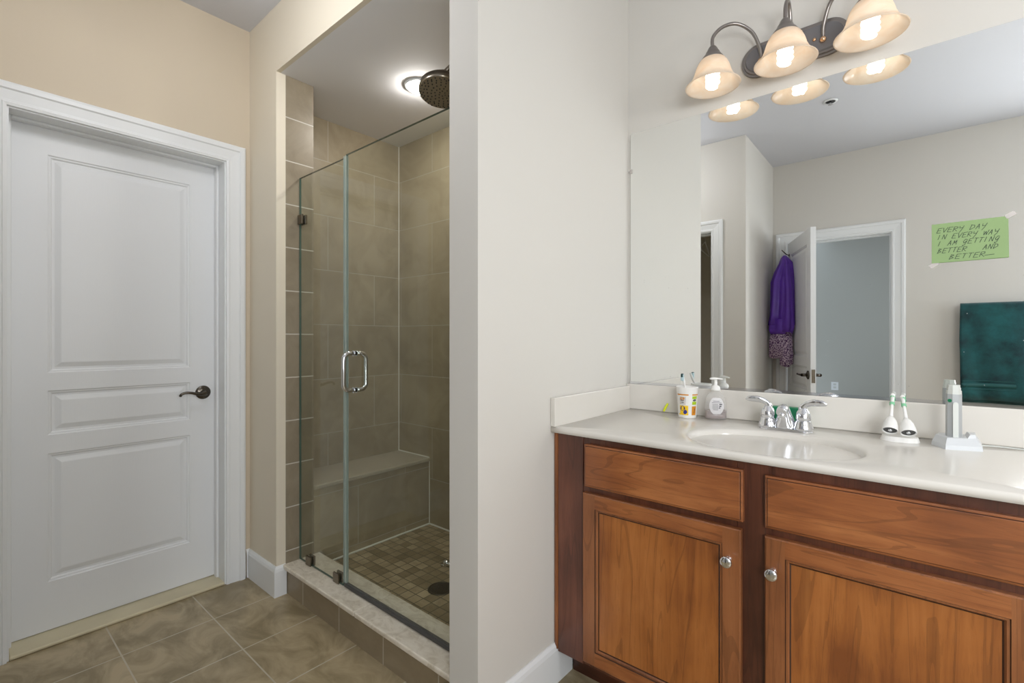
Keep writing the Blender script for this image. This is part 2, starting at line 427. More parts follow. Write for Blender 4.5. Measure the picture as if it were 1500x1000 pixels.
struct('wall_vanity', b, 'paint', 'pale wall behind the mirror and vanity')
b = nb(); wall_x(b, XW, XW + 0.12, YB - 0.12, 2.05, (-0.55, 0.45, 0.80, 2.20))
struct('wall_right', b, 'paint', 'pale wall right of the vanity with an added opening for light')
b = nb(); wall_y(b, XR - 0.1, 0.72, YB - 0.11, YB, (-0.885, -0.131, 0, 2.052)); wall_y(b, 0.72, XW, YB - 0.11, YB, (0.76, 1.64, 0.86, 2.14))
struct('wall_back', b, 'paint', 'pale wall with the open doorway seen in the mirror')
b = nb(); box(b, XR - 0.1, XR, YB, YC, 0, ZC)
struct('wall_return', b, 'paint', 'short pale return wall beside the open door')
b = nb(); wall_y(b, -2.72, XR - 0.1, YC - 0.11, YC, (-1.97, -1.22, 0, 2.052))
struct('wall_closet', b, 'paint', 'pale wall with the dark closet doorway seen in the mirror')
# closet behind it
b = nb(); box(b, -2.4, XR - 0.1, -1.7, -1.6, 0, ZC); box(b, -2.4, -2.3, -1.6, YC - 0.11, 0, ZC)
box(b, -2.3, XR - 0.1, -1.6, YC - 0.11, 2.4, 2.5); box(b, XR - 0.11, XR - 0.1, -1.6, YC - 0.11, 0, 2.4)
struct('wall_closet_inside', b, 'paint_closet', 'dark brown inside of the closet')
b = nb(); box(b, -2.4, XR - 0.1, -1.7, YB - 0.12, -0.1, 0.0)
struct('floor_closet', b, 'carpet', 'carpet in the closet', 'floor')
# bedroom beyond the open door
b = nb(); box(b, XR - 0.1, XW, -4.8, YB - 0.12, -0.1, 0)
struct('floor_bedroom', b, 'carpet', 'beige carpet of the room beyond the doorway', 'floor')
b = nb(); box(b, XR - 0.1, XW, -4.8, YB - 0.12, ZC, ZC + 0.1)
struct('ceiling_bedroom', b, 'ceiling', 'ceiling of the room beyond the doorway', 'ceiling')
b = nb(); box(b, -2.2, XW, -4.8, -4.7, 0, ZC); box(b, -2.2, -2.1, -4.7, -1.7, 0, ZC)
struct('wall_bedroom_far', b, 'paint_grey', 'blue grey far wall beyond the open doorway')
b = nb(); wall_x(b, XW, XW + 0.12, -4.8, YB - 0.12, (-3.8, -2.2, 0.8, 2.2))
struct('wall_bedroom_right', b, 'paint_grey', 'blue grey bedroom wall with an added opening for light')
b = nb(); box(b, XR, 0.72, YB - 0.112, YB - 0.11, 2.06, ZC); box(b, XR, -0.89, YB - 0.112, YB - 0.11, 0, 2.06); box(b, -0.12, 0.72, YB - 0.112, YB - 0.11, 0, 2.06)
struct('wall_bedroom_near', b, 'paint_grey', 'blue grey bedroom side of the doorway wall')
def window(n, y0, y1, z0, z1, label, yw=None):  # framed openings added out of view to bring in fill light
    t = thing('window_%d' % n, label, 'window', (XW, (y0 + y1) / 2, z0), kind='structure')
    if yw is not None: t.location = ((y0 + y1) / 2, yw, z0)
    f = nb(); d = 0.05; xa = XW + 0.02; xb = XW + 0.08
    def fix(bm):
        if yw is not None:
            for v in bm.verts: v.co = Vector((v.co.y, yw - (v.co.x - XW), v.co.z))
    box(f, xa, xb, y0, y0 + d, z0, z1); box(f, xa, xb, y1 - d, y1, z0, z1); box(f, xa, xb, y0 + d, y1 - d, z0, z0 + d); box(f, xa, xb, y0 + d, y1 - d, z1 - d, z1)
    box(f, xa, xb, (y0 + y1) / 2 - 0.02, (y0 + y1) / 2 + 0.02, z0 + d, z1 - d)
    fix(f); obj('frame', f, 'white', t)
    p = nb(); box(p, XW + 0.045, XW + 0.052, y0 + d, y1 - d, z0 + d, z1 - d); fix(p); obj('pane', p, 'window_glass', t)
window(1, 0.76, 1.64, 0.86, 2.14, 'added white framed opening for fill light, unseen, bathroom back wall', YB)
window(2, -3.8, -2.2, 0.8, 2.2, 'added white framed opening for fill light, unseen, bedroom')

window(3, -0.55, 0.45, 0.80, 2.20, 'added white framed opening for fill light, unseen, right wall')

# ------------------------------------------------------------------ trims: casings with jambs, baseboards
CAS = [(0.0, 0.0), (0.0, 0.010), (0.010, 0.013), (0.014, 0.0105), (0.022, 0.0105), (0.055, 0.015), (0.060, 0.020), (0.074, 0.021), (0.082, 0.018), (0.085, 0.014), (0.085, 0.0)]
def casing(bm, f, u0, u1, vt, prof=CAS):
    loops = []
    for o, d in prof:
        loops.append([f(u0 - o, 0, d), f(u0 - o, vt + o, d), f(u1 + o, vt + o, d), f(u1 + o, 0, d)])
    rings(bm, loops, closed=False, smooth=False)
def doorframe(name, f, u0, u1, vt, depth, stop, label):
    bm = nb(); casing(bm, f, u0 - 0.006, u1 + 0.006, vt + 0.006)
    j = 0.018
    for a, c in ((u0 - j, u0), (u1, u1 + j)): box(bm, a, c, 0, vt + j, -depth, 0.0005, f=f)
    box(bm, u0, u1, vt, vt + j, -depth, 0.0005, f=f)
    if stop is not None:
        s0, s1 = stop
        for a, c in ((u0, u0 + 0.011), (u1 - 0.011, u1)): box(bm, a, c, 0, vt, s0, s1, f=f, bev=0.002)
        box(bm, u0 + 0.011, u1 - 0.011, vt - 0.011, vt, s0, s1, f=f, bev=0.002)
    return struct(name, bm, 'white', label, 'door trim')
fx0 = lambda u, v, ww: (X0 + ww, u, v)
doorframe('trim_1', fx0, 0.150, 0.873, 2.050, 0.155, (-0.108, -0.075), 'white moulded casing around the closed door')
fyb = lambda u, v, ww: (u, YB + ww, v)
doorframe('trim_2', fyb, -0.867, -0.149, 2.034, 0.11, (-0.09, -0.045), 'white casing of the open doorway in the mirror')
fyc = lambda u, v, ww: (u, YC + ww, v)
doorframe('trim_3', fyc, -1.952, -1.238, 2.034, 0.11, (-0.08, -0.045), 'white casing of the dark closet doorway in the mirror')
b = nb(); box(b, -2.72, X0 + 0.006, 0.150, 0.873, 0, 0.014, bev=0.004)
tag(obj('threshold', b, 'threshold'), 'cream threshold strip under the closed white door', 'threshold', kind='structure')
def bb_prof(bm, pts, out):   # baseboard along a polyline (x,y), normals out
    H = [(0.0, 0), (0.014, 0), (0.014, 0.115), (0.011, 0.128), (0.004, 0.138), (0.0, 0.138)]
    loops = []
    for d, z in H:
        loops.append([(p[0] + n[0] * d, p[1] + n[1] * d, z) for p, n in zip(pts, out)])
    rings(bm, loops, closed=False, smooth=False)
b = nb(); bb_prof(b, [(X0, 0.969), (X0, Y0), (XJ, Y0), (XJ, YT - 0.001)], [(1, 0), (1, -1), (1, -1), (1, 0)])
struct('baseboard_left', b, 'white', 'white baseboard wrapping the wall corner left of the shower', 'baseboard')
b = nb(); bb_prof(b, [(X1B - 0.0, YT - 0.0), (X1B, Y0), (X1, Y0), (X1, 1.4625)], [(-1, 0), (-1, -1), (1, -1), (1, 0)])
struct('baseboard_partition', b, 'white', 'white baseboard along the partition beside the vanity', 'baseboard')
b = nb(); bb_prof(b, [(-0.055, YB), (XW, YB)], [(0, 1), (0, 1)]); bb_prof(b, [(XR, YB), (XR, YC), (-1.146, YC)], [(1, 0), (1, 1), (0, 1)])
bb_prof(b, [(-2.045, YC), (X0, YC), (X0, 0.055)], [(0, 1), (1, 1), (1, 0)])
struct('baseboard_back', b, 'white', 'white baseboard along the walls opposite the vanity', 'baseboard')
b = nb(); bb_prof(b, [(XW, YB), (XW, Y1), (0.305, Y1)], [(-1, 0), (-1, -1), (0, -1)])
struct('baseboard_right', b, 'white', 'white baseboard along the right wall', 'baseboard')

# ------------------------------------------------------------------ moulded doors
def panel_door(bm, f, W, H, T, panels, both=False):
    def face(w0, s):
        u0 = panels[0][0]; u1 = panels[0][1]
        def q(a, c, d, e): bm.faces.new([bm.verts.new(Vector(f(x, y, w0))) for x, y in ((a, d), (c, d), (c, e), (a, e))])
        q(0, u0, 0, H); q(u1, W, 0, H)
        zs = [0] + [z for p in sorted(panels, key=lambda p: p[2]) for z in (p[2], p[3])] + [H]
        for i in range(0, len(zs), 2): q(u0, u1, zs[i], zs[i + 1])
        for a, c, d, e in panels:
            R = [(0, 0), (0.004, -0.004), (0.009, -0.0045), (0.014, -0.010), (0.022, -0.010), (0.040, -0.003), (0.043, -0.0025)]
            loops = [[f(a + i, d + i, w0 + s * h), f(c - i, d + i, w0 + s * h), f(c - i, e - i, w0 + s * h), f(a + i, e - i, w0 + s * h)] for i, h in R]
            rings(bm, loops, True, False, True, smooth=False)
    face(0, 1)
    if both: face(-T, -1)
    else: bm.faces.new([bm.verts.new(Vector(f(x, y, -T))) for x, y in ((0, 0), (W, 0), (W, H), (0, H))])
    for a, c, d, e in ((0, 0, 0, H), (W, W, 0, H)):
        bm.faces.new([bm.verts.new(Vector(f(a, y, x))) for x, y in ((0, 0), (-T, 0), (-T, H), (0, H))])
    for h in (0, H): bm.faces.new([bm.verts.new(Vector(f(x, h, y))) for x, y in ((0, 0), (W, 0), (W, -T), (0, -T))])
def lever(f, c, d, parent, mat='dark_nickel', scroll=True):   # c=(u,v) rose centre, d=+-1 pointing direction, f maps (u,v,w)
    rb = nb(); prof = [(0.0331, 0.0), (0.0331, 0.004), (0.031, 0.007), (0.026, 0.0085), (0.020, 0.0125), (0.013, 0.0135), (0.0, 0.0135)]
    loops = [[f(c[0] + r * math.cos(2 * PI * k / 28), c[1] + r * math.sin(2 * PI * k / 28), h) for k in range(28)] for r, h in prof[:-1]]
    rings(rb, loops, True, True, True)
    hb = nb()
    nk = [(0.0, 0.0, 0.013), (0.0, 0.0, 0.040)]
    tube(hb, [f(c[0] + p[0], c[1] + p[1], p[2]) for p in nk], 0.011, 14)
    pts = [(0.0, 0.0, 0.043), (0.018, -0.004, 0.050), (0.040, -0.001, 0.052), (0.066, 0.006, 0.052), (0.088, 0.007, 0.050), (0.102, 0.001, 0.047), (0.106, -0.008, 0.044)]
    if not scroll: pts = [(0.0, 0.0, 0.043), (0.02, 0, 0.05), (0.06, 0, 0.052), (0.105, 0.0, 0.050), (0.112, 0.003, 0.046)]
    tube(hb, smoothpath([f(c[0] + d * p[0], c[1] + p[1], p[2]) for p in pts], 5), [0.012, 0.0085, 0.007, 0.0062, 0.006, 0.0058, 0.0062], 12)
    h = obj('lever_handle', hb, mat, parent); obj('rose', rb, mat, h)
D1 = thing('door_1', 'closed white three panel door in the beige wall', 'door', (X0 - 0.11, 0.51, 0.018), kind='structure')
fd1 = lambda u, v, ww: (X0 - 0.11 + ww, 0.154 + u, 0.018 + v)
b = nb(); panel_door(b, fd1, 0.715, 2.027, 0.035, [(0.110, 0.606, 0.193, 0.712), (0.110, 0.606, 0.786, 0.966), (0.110, 0.606, 1.038, 1.918)])
obj('door_panel', b, 'door', D1)
lever(fd1, (0.660, 0.913), -1, D1)
# open door hinged on the left jamb of the doorway behind the camera
hx, hy = -0.862, -0.948; ex, ey = -0.597, -0.31
L = math.hypot(ex - hx, ey - hy); ux, uy = (ex - hx) / L, (ey - hy) / L
nx, ny = -uy, ux            # face towards the return wall
D2 = thing('door_2', 'white panel door standing open in the mirrored doorway', 'door', (hx, hy, 0.012), kind='structure')
fd2 = lambda u, v, ww: (hx + ux * u + nx * ww, hy + uy * u + ny * ww, 0.014 + v)
b = nb(); panel_door(b, fd2, L, 2.012, 0.035, [(0.10, L - 0.10, 0.193, 0.712), (0.10, L - 0.10, 0.786, 0.966), (0.10, L - 0.10, 1.038, 1.90)], both=True)
obj('door_panel', b, 'door', D2)
lever(fd2, (L - 0.06, 0.905), -1, D2, 'dark_nickel', False)
fd2b = lambda u, v, ww: fd2(u, v, -0.035 - ww)
lever(fd2b, (L - 0.06, 0.905), -1, D2, 'dark_nickel', False)
b = nb(); box(b, L, L + 0.002, 0.85, 0.95, -0.029, -0.006, f=fd2); obj('latch_plate', b, 'nickel', D2)
b = nb()
for z in (0.2, 1.0, 1.8): tube(b, [fd2(-0.006, z, 0.003), fd2(-0.006, z + 0.09, 0.003)], 0.006, 10)
obj('hinge', b, 'nickel', D2)

# ------------------------------------------------------------------ shower fittings
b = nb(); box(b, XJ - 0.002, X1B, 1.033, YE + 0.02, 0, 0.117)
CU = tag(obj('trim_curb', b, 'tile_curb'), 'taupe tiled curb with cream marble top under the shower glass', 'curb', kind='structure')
b = nb(); box(b, XJ, -1.662, 1.016, YE + 0.03, 0.117, 0.137, bev=0.005, seg=2); box(b, -1.659, X1B, 1.016, YE + 0.03, 0.117, 0.137, bev=0.005, seg=2)
obj('curb_top', b, 'marble', CU, 'cream marble slab')
BN = thing('shower_bench', 'built-in tiled bench along the left shower wall', 'bench', (-2.40, 1.53, 0.07), kind='structure')
b = nb(); box(b, XSL, -2.257, YE, YSB, 0.07, 0.452); obj('bench_base', b, 'tile_yz', BN)
b = nb(); box(b, XSL, -2.247, YE, YSB, 0.452, 0.472, bev=0.003); obj('bench_top', b, 'bench_top', BN)
b = nb()
box(b, -2.257, -2.247, YE, YSB, 0.07, 0.078, bev=0.002); box(b, -2.257, X1B, YSB - 0.008, YSB, 0.07, 0.078, bev=0.002)
box(b, XSL, XSL + 0.004, YSB - 0.004, YSB, 0.472, ZS)
box(b, XSL, -2.257, YSB - 0.005, YSB, 0.472, 0.476); box(b, -2.257, -2.253, YSB - 0.004, YSB, 0.08, 0.45)
struct('trim_caulk', b, 'caulk', 'white caulk lines in the shower corners', 'caulk')
def pane(name, x0, x1, z0, z1, parent):
    bm = nb(); box(bm, x0, x1, YG - 0.005, YG + 0.005, z0, z1)
    for fc in bm.faces:
        n = fc.normal; bm.normal_update()
    bm.normal_update()
    for fc in bm.faces: fc.material_index = 0 if abs(fc.normal.y) > 0.9 else 1
    return obj(name, bm, ['glass', 'glass_edge'], parent)
FP = thing('glass_panel', 'narrow fixed shower glass panel clipped to the tiled jamb', 'shower glass', (-2.06, YG, 0.138))
pane('glass_pane', XJ + 0.003, -1.868, 0.139, 1.964, FP)
def clip_body(x0, x1, z0, z1):
    bm = nb(); box(bm, x0, x1, YG - 0.014, YG - 0.005, z0, z1, bev=0.002); box(bm, x0, x1, YG + 0.005, YG + 0.014, z0, z1, bev=0.002)
    return bm
obj('clip', clip_body(XJ + 0.001, XJ + 0.045, 1.74, 1.785), 'nickel', FP, 'nickel clip on the tiled jamb')
obj('clip', clip_body(-2.185, -2.14, 0.137, 0.180), 'nickel', FP, 'nickel clip on the curb nearer the jamb')
obj('clip', clip_body(-1.94, -1.895, 0.137, 0.180), 'nickel', FP, 'nickel clip on the curb nearer the glass door')
GD = thing('shower_door', 'frameless clear glass shower door with chrome pull handle', 'shower door', (-1.47, YG, 0.15))
pane('glass_pane', -1.846, X1B - 0.022, 0.155, 1.975, GD)
b = nb(); box(b, -1.866, -1.844, YG - 0.008, YG + 0.008, 0.155, 1.972, bev=0.003); obj('seal_strip', b, 'seal', GD)
b = nb(); box(b, -1.86, X1B - 0.022, YG - 0.008, YG + 0.008, 0.138, 0.158, bev=0.003); obj('bottom_sweep', b, 'darkgrey', GD)
def pull(bm, s):
    pts = [(YG + s * 0.005, 1.133)]
    y1 = YG + s * 0.052; r = 0.026
    for k in range(9):
        a = PI / 2 * k / 8; pts.append((y1 - s * r + s * r * math.sin(a), 1.133 - r + r * math.cos(a)))
    for k in range(9):
        a = PI / 2 * k / 8; pts.append((y1 - s * r + s * r * math.cos(a), 0.980 + r - r * math.sin(a)))
    pts.append((YG + s * 0.005, 0.980))
    tube(bm, [(-1.786, p[0], p[1]) for p in pts], 0.0092, 16)
b = nb(); pull(b, -1)
for z in (1.133, 0.980): lathe(b, [(0.012, 0), (0.012, 0.003)], (-1.786, YG - 0.005, z), (0, -1, 0), 18, 0, True, True)
H1 = obj('pull_handle', b, 'chrome', GD, 'outer chrome pull')
b = nb(); pull(b, 1)
for z in (1.133, 0.980): lathe(b, [(0.012, 0), (0.012, 0.003)], (-1.786, YG + 0.005, z), (0, 1, 0), 18, 0, True, True)
obj('pull_handle', b, 'chrome', GD, 'inner chrome pull')
for z in (0.42, 1.70):
    b = nb(); box(b, X1B - 0.085, X1B - 0.010, YG - 0.014, YG + 0.014, z, z + 0.09, bev=0.003); obj('hinge', b, 'chrome', GD)
# shower head
HC = Vector((-1.468, 1.30, 2.190)); hn = Vector((0.13, -0.16, -0.98)).normalized()
SH = thing('showerhead', 'round brushed nickel rain shower head on a wall arm', 'shower head', HC)
b = nb(); lathe(b, [(0.093, 0.0), (0.096, -0.004), (0.096, -0.015), (0.091, -0.018), (0.092, -0.030), (0.080, -0.042), (0.038, -0.051), (0.018, -0.056), (0.017, -0.072)], HC, hn, 40, 0, False, True)
obj('head', b, 'nickel', SH)
b = nb(); lathe(b, [(0.093, 0.0), (0.04, 0.0015), (0.0008, 0.002)], HC, hn, 40, 0, False, True); FACE = obj('spray_face', b, 'spray_face', SH)
b = nb(); q = Vector((0, 0, 1)).rotation_difference(hn)
for k, (r, n) in enumerate(((0.014, 6), (0.030, 11), (0.046, 16), (0.062, 20), (0.074, 24), (0.085, 30))):
    for i in range(n):
        a = 2 * PI * (i + 0.3 * k) / n; rr = r + random.uniform(-0.003, 0.003)
        lathe(b, [(0.0028, 0.0), (0.002, 0.0035)], HC + q @ Vector((rr * math.cos(a), rr * math.sin(a), 0.001)), hn, 8, 0, False, True)
obj('nozzles', b, 'black', FACE)
bc = HC - hn * 0.088
b = nb(); sphere(b, bc, 0.019); obj('ball_joint', b, 'nickel', SH)
b = nb(); tube(b, smoothpath([bc, bc + Vector((0.05, 0.02, 0.035)), (-1.30, 1.345, 2.325), (-1.18, 1.35, 2.28), (X1B - 0.01, 1.35, 2.22)], 6), 0.0105, 14); obj('shower_arm', b, 'nickel', SH)
b = nb(); lathe(b, [(0.034, 0.0), (0.033, 0.004), (0.024, 0.010), (0.014, 0.013)], (X1B - 0.010, 1.35, 2.22), (-1, 0, 0), 28, 0, True, True); obj('flange', b, 'nickel', SH)
# recessed light
RL = thing('downlight', 'glowing recessed ceiling light above the shower', 'ceiling light', (-1.875, 1.515, ZS))
b = nb(); lathe(b, [(0.048, -0.001), (0.072, -0.0015), (0.074, -0.004), (0.070, -0.008), (0.052, -0.004), (0.048, -0.001)], (-1.860, 1.500, ZS), (0, 0, 1), 40); obj('trim_ring', b, 'white', RL)
b = nb(); lathe(b, [(0.056, -0.004), (0.051, -0.017), (0.037, -0.026), (0.018, -0.030), (0.001, -0.031)], (-1.860, 1.500, ZS), (0, 0, 1), 36, 0, False, True); obj('lens', b, 'can_glow', RL)
# drain and small fitting
DR = thing('shower_drain', 'round dark metal drain in the shower mosaic floor', 'drain', (-1.632, 1.437, 0.07))
b = nb(); lathe(b, [(0.060, 0.0), (0.060, 0.002), (0.054, 0.004), (0.050, 0.002)], (-1.632, 1.437, 0.07), (0, 0, 1), 36); obj('rim', b, 'grate', DR)
b = nb(); lathe(b, [(0.050, 0.002), (0.02, 0.0025), (0.001, 0.0025)], (-1.632, 1.437, 0.07), (0, 0, 1), 36, 0, False, True)
for k, (r, n) in enumerate(((0.014, 6), (0.027, 10), (0.040, 16))):
    for i in range(n):
        a = 2 * PI * i / n
        lathe(b, [(0.0036, 0.0), (0.0036, 0.0012)], (-1.632 + r * math.cos(a), 1.437 + r * math.sin(a), 0.0725), (0, 0, 1), 8, 1, False, True)
obj('grate', b, ['grate', 'black'], DR)
b = nb(); sphere(b, (-1.775, 1.597, 0.086), 0.016, 0, 1.3, 1, 1); tube(b, [(-1.775, 1.597, 0.086), (-1.735, 1.60, 0.083)], 0.010, 12); lathe(b, [(0.013, 0), (0.013, 0.01)], (-1.79, 1.59, 0.071), (0, 0, 1), 16, 0, True, True)
tag(obj('chrome_fitting', b, 'chrome', loc=(-1.775, 1.597, 0.07)), 'small chrome fitting on the shower floor behind the drain', 'fitting')

# ------------------------------------------------------------------ vanity
YF = 1.372; YD = 1.352; CX0 = X1 + 0.002; CX1 = 0.298
V = thing('vanity_cabinet', 'brown stained wood vanity cabinet with two doors under the counter', 'cabinet', (-0.33, 1.65, 0))
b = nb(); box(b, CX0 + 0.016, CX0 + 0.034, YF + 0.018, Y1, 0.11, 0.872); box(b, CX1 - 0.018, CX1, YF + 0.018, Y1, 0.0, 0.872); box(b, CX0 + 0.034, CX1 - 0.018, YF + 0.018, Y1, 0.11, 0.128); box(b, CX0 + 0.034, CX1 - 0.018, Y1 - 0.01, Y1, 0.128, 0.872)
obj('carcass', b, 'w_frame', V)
b = nb()
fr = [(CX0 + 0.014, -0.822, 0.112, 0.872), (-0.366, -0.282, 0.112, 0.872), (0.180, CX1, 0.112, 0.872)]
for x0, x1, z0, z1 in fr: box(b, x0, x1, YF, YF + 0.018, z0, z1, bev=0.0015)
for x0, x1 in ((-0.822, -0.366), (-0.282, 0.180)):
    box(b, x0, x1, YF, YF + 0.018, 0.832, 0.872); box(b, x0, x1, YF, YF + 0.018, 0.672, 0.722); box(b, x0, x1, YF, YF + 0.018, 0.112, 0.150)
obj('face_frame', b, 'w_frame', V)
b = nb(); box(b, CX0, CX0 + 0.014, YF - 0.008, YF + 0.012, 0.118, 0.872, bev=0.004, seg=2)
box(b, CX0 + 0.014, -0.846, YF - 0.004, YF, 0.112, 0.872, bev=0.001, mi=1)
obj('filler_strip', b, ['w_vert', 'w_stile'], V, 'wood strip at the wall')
b = nb(); box(b, CX0 + 0.016, CX1 - 0.018, 1.463, 1.480, 0.0, 0.112); obj('toe_kick', b, 'w_toe', V)
def cab_door(x0, x1, z0, z1):
    bm = nb(); y = YD; fw = 0.046
    def q(pts, mi): fc = bm.faces.new([bm.verts.new(Vector(p)) for p in pts]); fc.material_index = mi
    e = 0.003
    A = [(x0, z0), (x1, z0), (x1, z1), (x0, z1)]
    B = [(x0 + e, z0 + e), (x1 - e, z0 + e), (x1 - e, z1 - e), (x0 + e, z1 - e)]
    rings(bm, [[(p[0], YF, p[1]) for p in A], [(p[0], y + e, p[1]) for p in A], [(p[0], y, p[1]) for p in B]], True, True, False, 0, False)
    a0, a1, c0, c1 = x0 + e, x1 - e, z0 + e, z1 - e
    i0, i1, k0, k1 = x0 + fw, x1 - fw, z0 + fw, z1 - fw
    q([(a0, y, c0), (i0, y, c0), (i0, y, c1), (a0, y, c1)], 0); q([(i1, y, c0), (a1, y, c0), (a1, y, c1), (i1, y, c1)], 0)
    q([(i0, y, c0), (i1, y, c0), (i1, y, k0), (i0, y, k0)], 1); q([(i0, y, k1), (i1, y, k1), (i1, y, c1), (i0, y, c1)], 1)
    def rl(i, d): return [(i0 + i, y + d, k0 + i), (i1 - i, y + d, k0 + i), (i1 - i, y + d, k1 - i), (i0 + i, y + d, k1 - i)]
    rings(bm, [rl(0, 0), rl(0.0018, 0.003)], True, mi=3, smooth=False)
    rings(bm, [rl(0.0018, 0.003), rl(0.006, 0.003), rl(0.009, 0.0075)], True, mi=0, smooth=False)
    rings(bm, [rl(0.009, 0.0075), rl(0.0122, 0.0088)], True, mi=3, smooth=False)
    q(rl(0.0122, 0.0088), 2)
    return bm
def cab_drawer(x0, x1, z0, z1):
    bm = nb(); y = YD
    def lp(i, d): return [(x0 + i, d, z0 + i), (x1 - i, d, z0 + i), (x1 - i, d, z1 - i), (x0 + i, d, z1 - i)]
    rings(bm, [lp(0, YF), lp(0, y + 0.005), lp(0.003, y + 0.003), lp(0.005, y + 0.003)], True, True, False, 0, False)
    rings(bm, [lp(0.005, y + 0.003), lp(0.0065, y + 0.001)], True, mi=1, smooth=False)
    rings(bm, [lp(0.0065, y + 0.001), lp(0.008, y)], True, False, True, 0, False)
    return bm
def knob(x, z, parent):
    bm = nb(); lathe(bm, [(0.0095, 0), (0.0095, 0.002), (0.006, 0.005), (0.0055, 0.012), (0.0105, 0.017), (0.0148, 0.0205), (0.0152, 0.024), (0.0135, 0.0265), (0.008, 0.0275), (0.0005, 0.028)], (x, YD, z), (0, -1, 0), 26, 0, False, True)
    obj('knob', bm, 'chrome', parent)
d = obj('door', cab_door(-0.8386, -0.353, 0.132, 0.688), ['w_vert', 'w_horz', 'w_panel', 'w_glaze'], V, 'left cabinet door'); knob(-0.3835, 0.603, d)
d = obj('door', cab_door(-0.2955, 0.190, 0.132, 0.688), ['w_vert', 'w_horz', 'w_panel', 'w_glaze'], V, 'right cabinet door'); knob(-0.2765, 0.603, d)
obj('drawer_front', cab_drawer(-0.834, -0.3485, 0.709, 0.847), ['w_horz', 'w_glaze'], V, 'left drawer front')
obj('drawer_front', cab_drawer(-0.2956, 0.190, 0.709, 0.843), ['w_horz', 'w_glaze'], V, 'right drawer front')
# countertop with the moulded oval bowl
ZT = 0.892; SC = (-0.33, 1.568); A_, B_ = 0.230, 0.178
CT = thing('countertop', 'glossy off-white countertop with moulded oval basin', 'countertop', (-0.33, 1.64, 0.872))
kx0, kx1, ky0, ky1 = X1 + 0.001, 0.305, 1.346, Y1 - 0.001
b = nb()
angs = [2 * PI * i / 120 for i in range(120)]
for cxn, cyn in ((kx0, ky0), (kx1, ky0), (kx1, ky1), (kx0, ky1)): angs.append(math.atan2(cyn - SC[1], cxn - SC[0]) % (2 * PI))
angs = sorted(set(round(a, 6) for a in angs))
def rp(a, ins):
    c, s = math.cos(a), math.sin(a); t = 1e9
    if c > 1e-9: t = min(t, (kx1 - SC[0]) / c)
    if c < -1e-9: t = min(t, (kx0 - SC[0]) / c)
    if s > 1e-9: t = min(t, (ky1 - SC[1]) / s)
    if s < -1e-9: t = min(t, (ky0 - SC[1]) / s)
    x, y = SC[0] + c * t, SC[1] + s * t
    return (min(max(x, kx0 + ins), kx1 - ins), min(max(y, ky0 + ins), ky1 - ins))
def ell(a, s):
    c, n = math.cos(a), math.sin(a); r = 1 / math.sqrt((c / A_) ** 2 + (n / B_) ** 2)
    return (SC[0] + c * r * s, SC[1] + n * r * s)
loops = []
for ins, z in ((0.0, ZT - 0.020), (0.0, ZT - 0.006), (0.002, ZT - 0.002), (0.006, ZT)): loops.append([rp(a, ins) + (z,) for a in angs])
for s, z in ((1.15, ZT), (1.10, ZT - 0.0012), (1.05, ZT - 0.0025), (1.015, ZT - 0.004), (0.995, ZT - 0.008), (0.975, ZT - 0.016), (0.955, ZT - 0.028), (0.91, ZT - 0.048), (0.82, ZT - 0.075), (0.68, ZT - 0.103), (0.48, ZT - 0.122), (0.25, ZT - 0.131), (0.10, ZT - 0.134)):
    loops.append([ell(a, s) + (z,) for a in angs])
rings(b, loops, True, True, True)
obj('slab', b, 'counter', CT)
b = nb(); box(b, X1 + 0.0005, 0.305, 1.909, Y1 - 0.0005, ZT, 0.999, bev=0.003, seg=2); obj('backsplash', b, 'counter', CT)
b = nb(); box(b, X1 + 0.0005, -0.943, 1.344, 1.909, ZT - 0.001, 0.991, bev=0.003, seg=2); obj('side_splash', b, 'counter', CT)
b = nb(); lathe(b, [(0.024, 0.0), (0.022, 0.002), (0.012, 0.001), (0.0005, 0.002)], (SC[0], SC[1], ZT - 0.1335), (0, 0, 1), 24, 0, False, True); obj('drain', b, 'chrome', CT)
# faucet
FX, FY = -0.33, 1.795
FA = thing('faucet', 'chrome two handle faucet behind the oval basin', 'faucet', (FX, FY, ZT))
b = nb(); prism(b, stadium(FX, FY, 0.078, 0.030), ZT, ZT + 0.008, taper=stadium(FX, FY, 0.075, 0.027)); obj('base_plate', b, 'chrome', FA)
b = nb()
def el(cx, cy, cz, rx, ry, tilt=0.0, n=28, p=2.0):
    o = []
    for k in range(n):
        a = 2 * PI * k / n; x = rx * math.cos(a); y = ry * math.sin(a)
        o.append((cx + x, cy + y * math.cos(tilt), cz + y * math.sin(tilt)))
    return o
rings(b, [el(FX, FY, ZT + 0.006, 0.035, 0.028), el(FX, FY - 0.001, ZT + 0.012, 0.0345, 0.0275), el(FX, FY - 0.003, ZT + 0.032, 0.0275, 0.0255), el(FX, FY - 0.008, ZT + 0.052, 0.021, 0.0225), el(FX, FY - 0.013, ZT + 0.068, 0.0165, 0.0195), el(FX, FY - 0.016, ZT + 0.079, 0.0125, 0.015), el(FX, FY - 0.018, ZT + 0.085, 0.006, 0.008)], True, True, True)
tube(b, smoothpath([(FX, FY - 0.006, ZT + 0.070), (FX, FY - 0.026, ZT + 0.073), (FX, FY - 0.046, ZT + 0.071), (FX, FY - 0.064, ZT + 0.064)], 4), [0.012, 0.0155, 0.0158, 0.0150], 22)
lathe(b, [(0.0125, 0.0), (0.0125, -0.016), (0.0105, -0.018), (0.009, -0.016)], (FX, FY - 0.052, ZT + 0.066), (0, 0, 1), 22, 0, True, True)
obj('spout', b, 'chrome', FA)
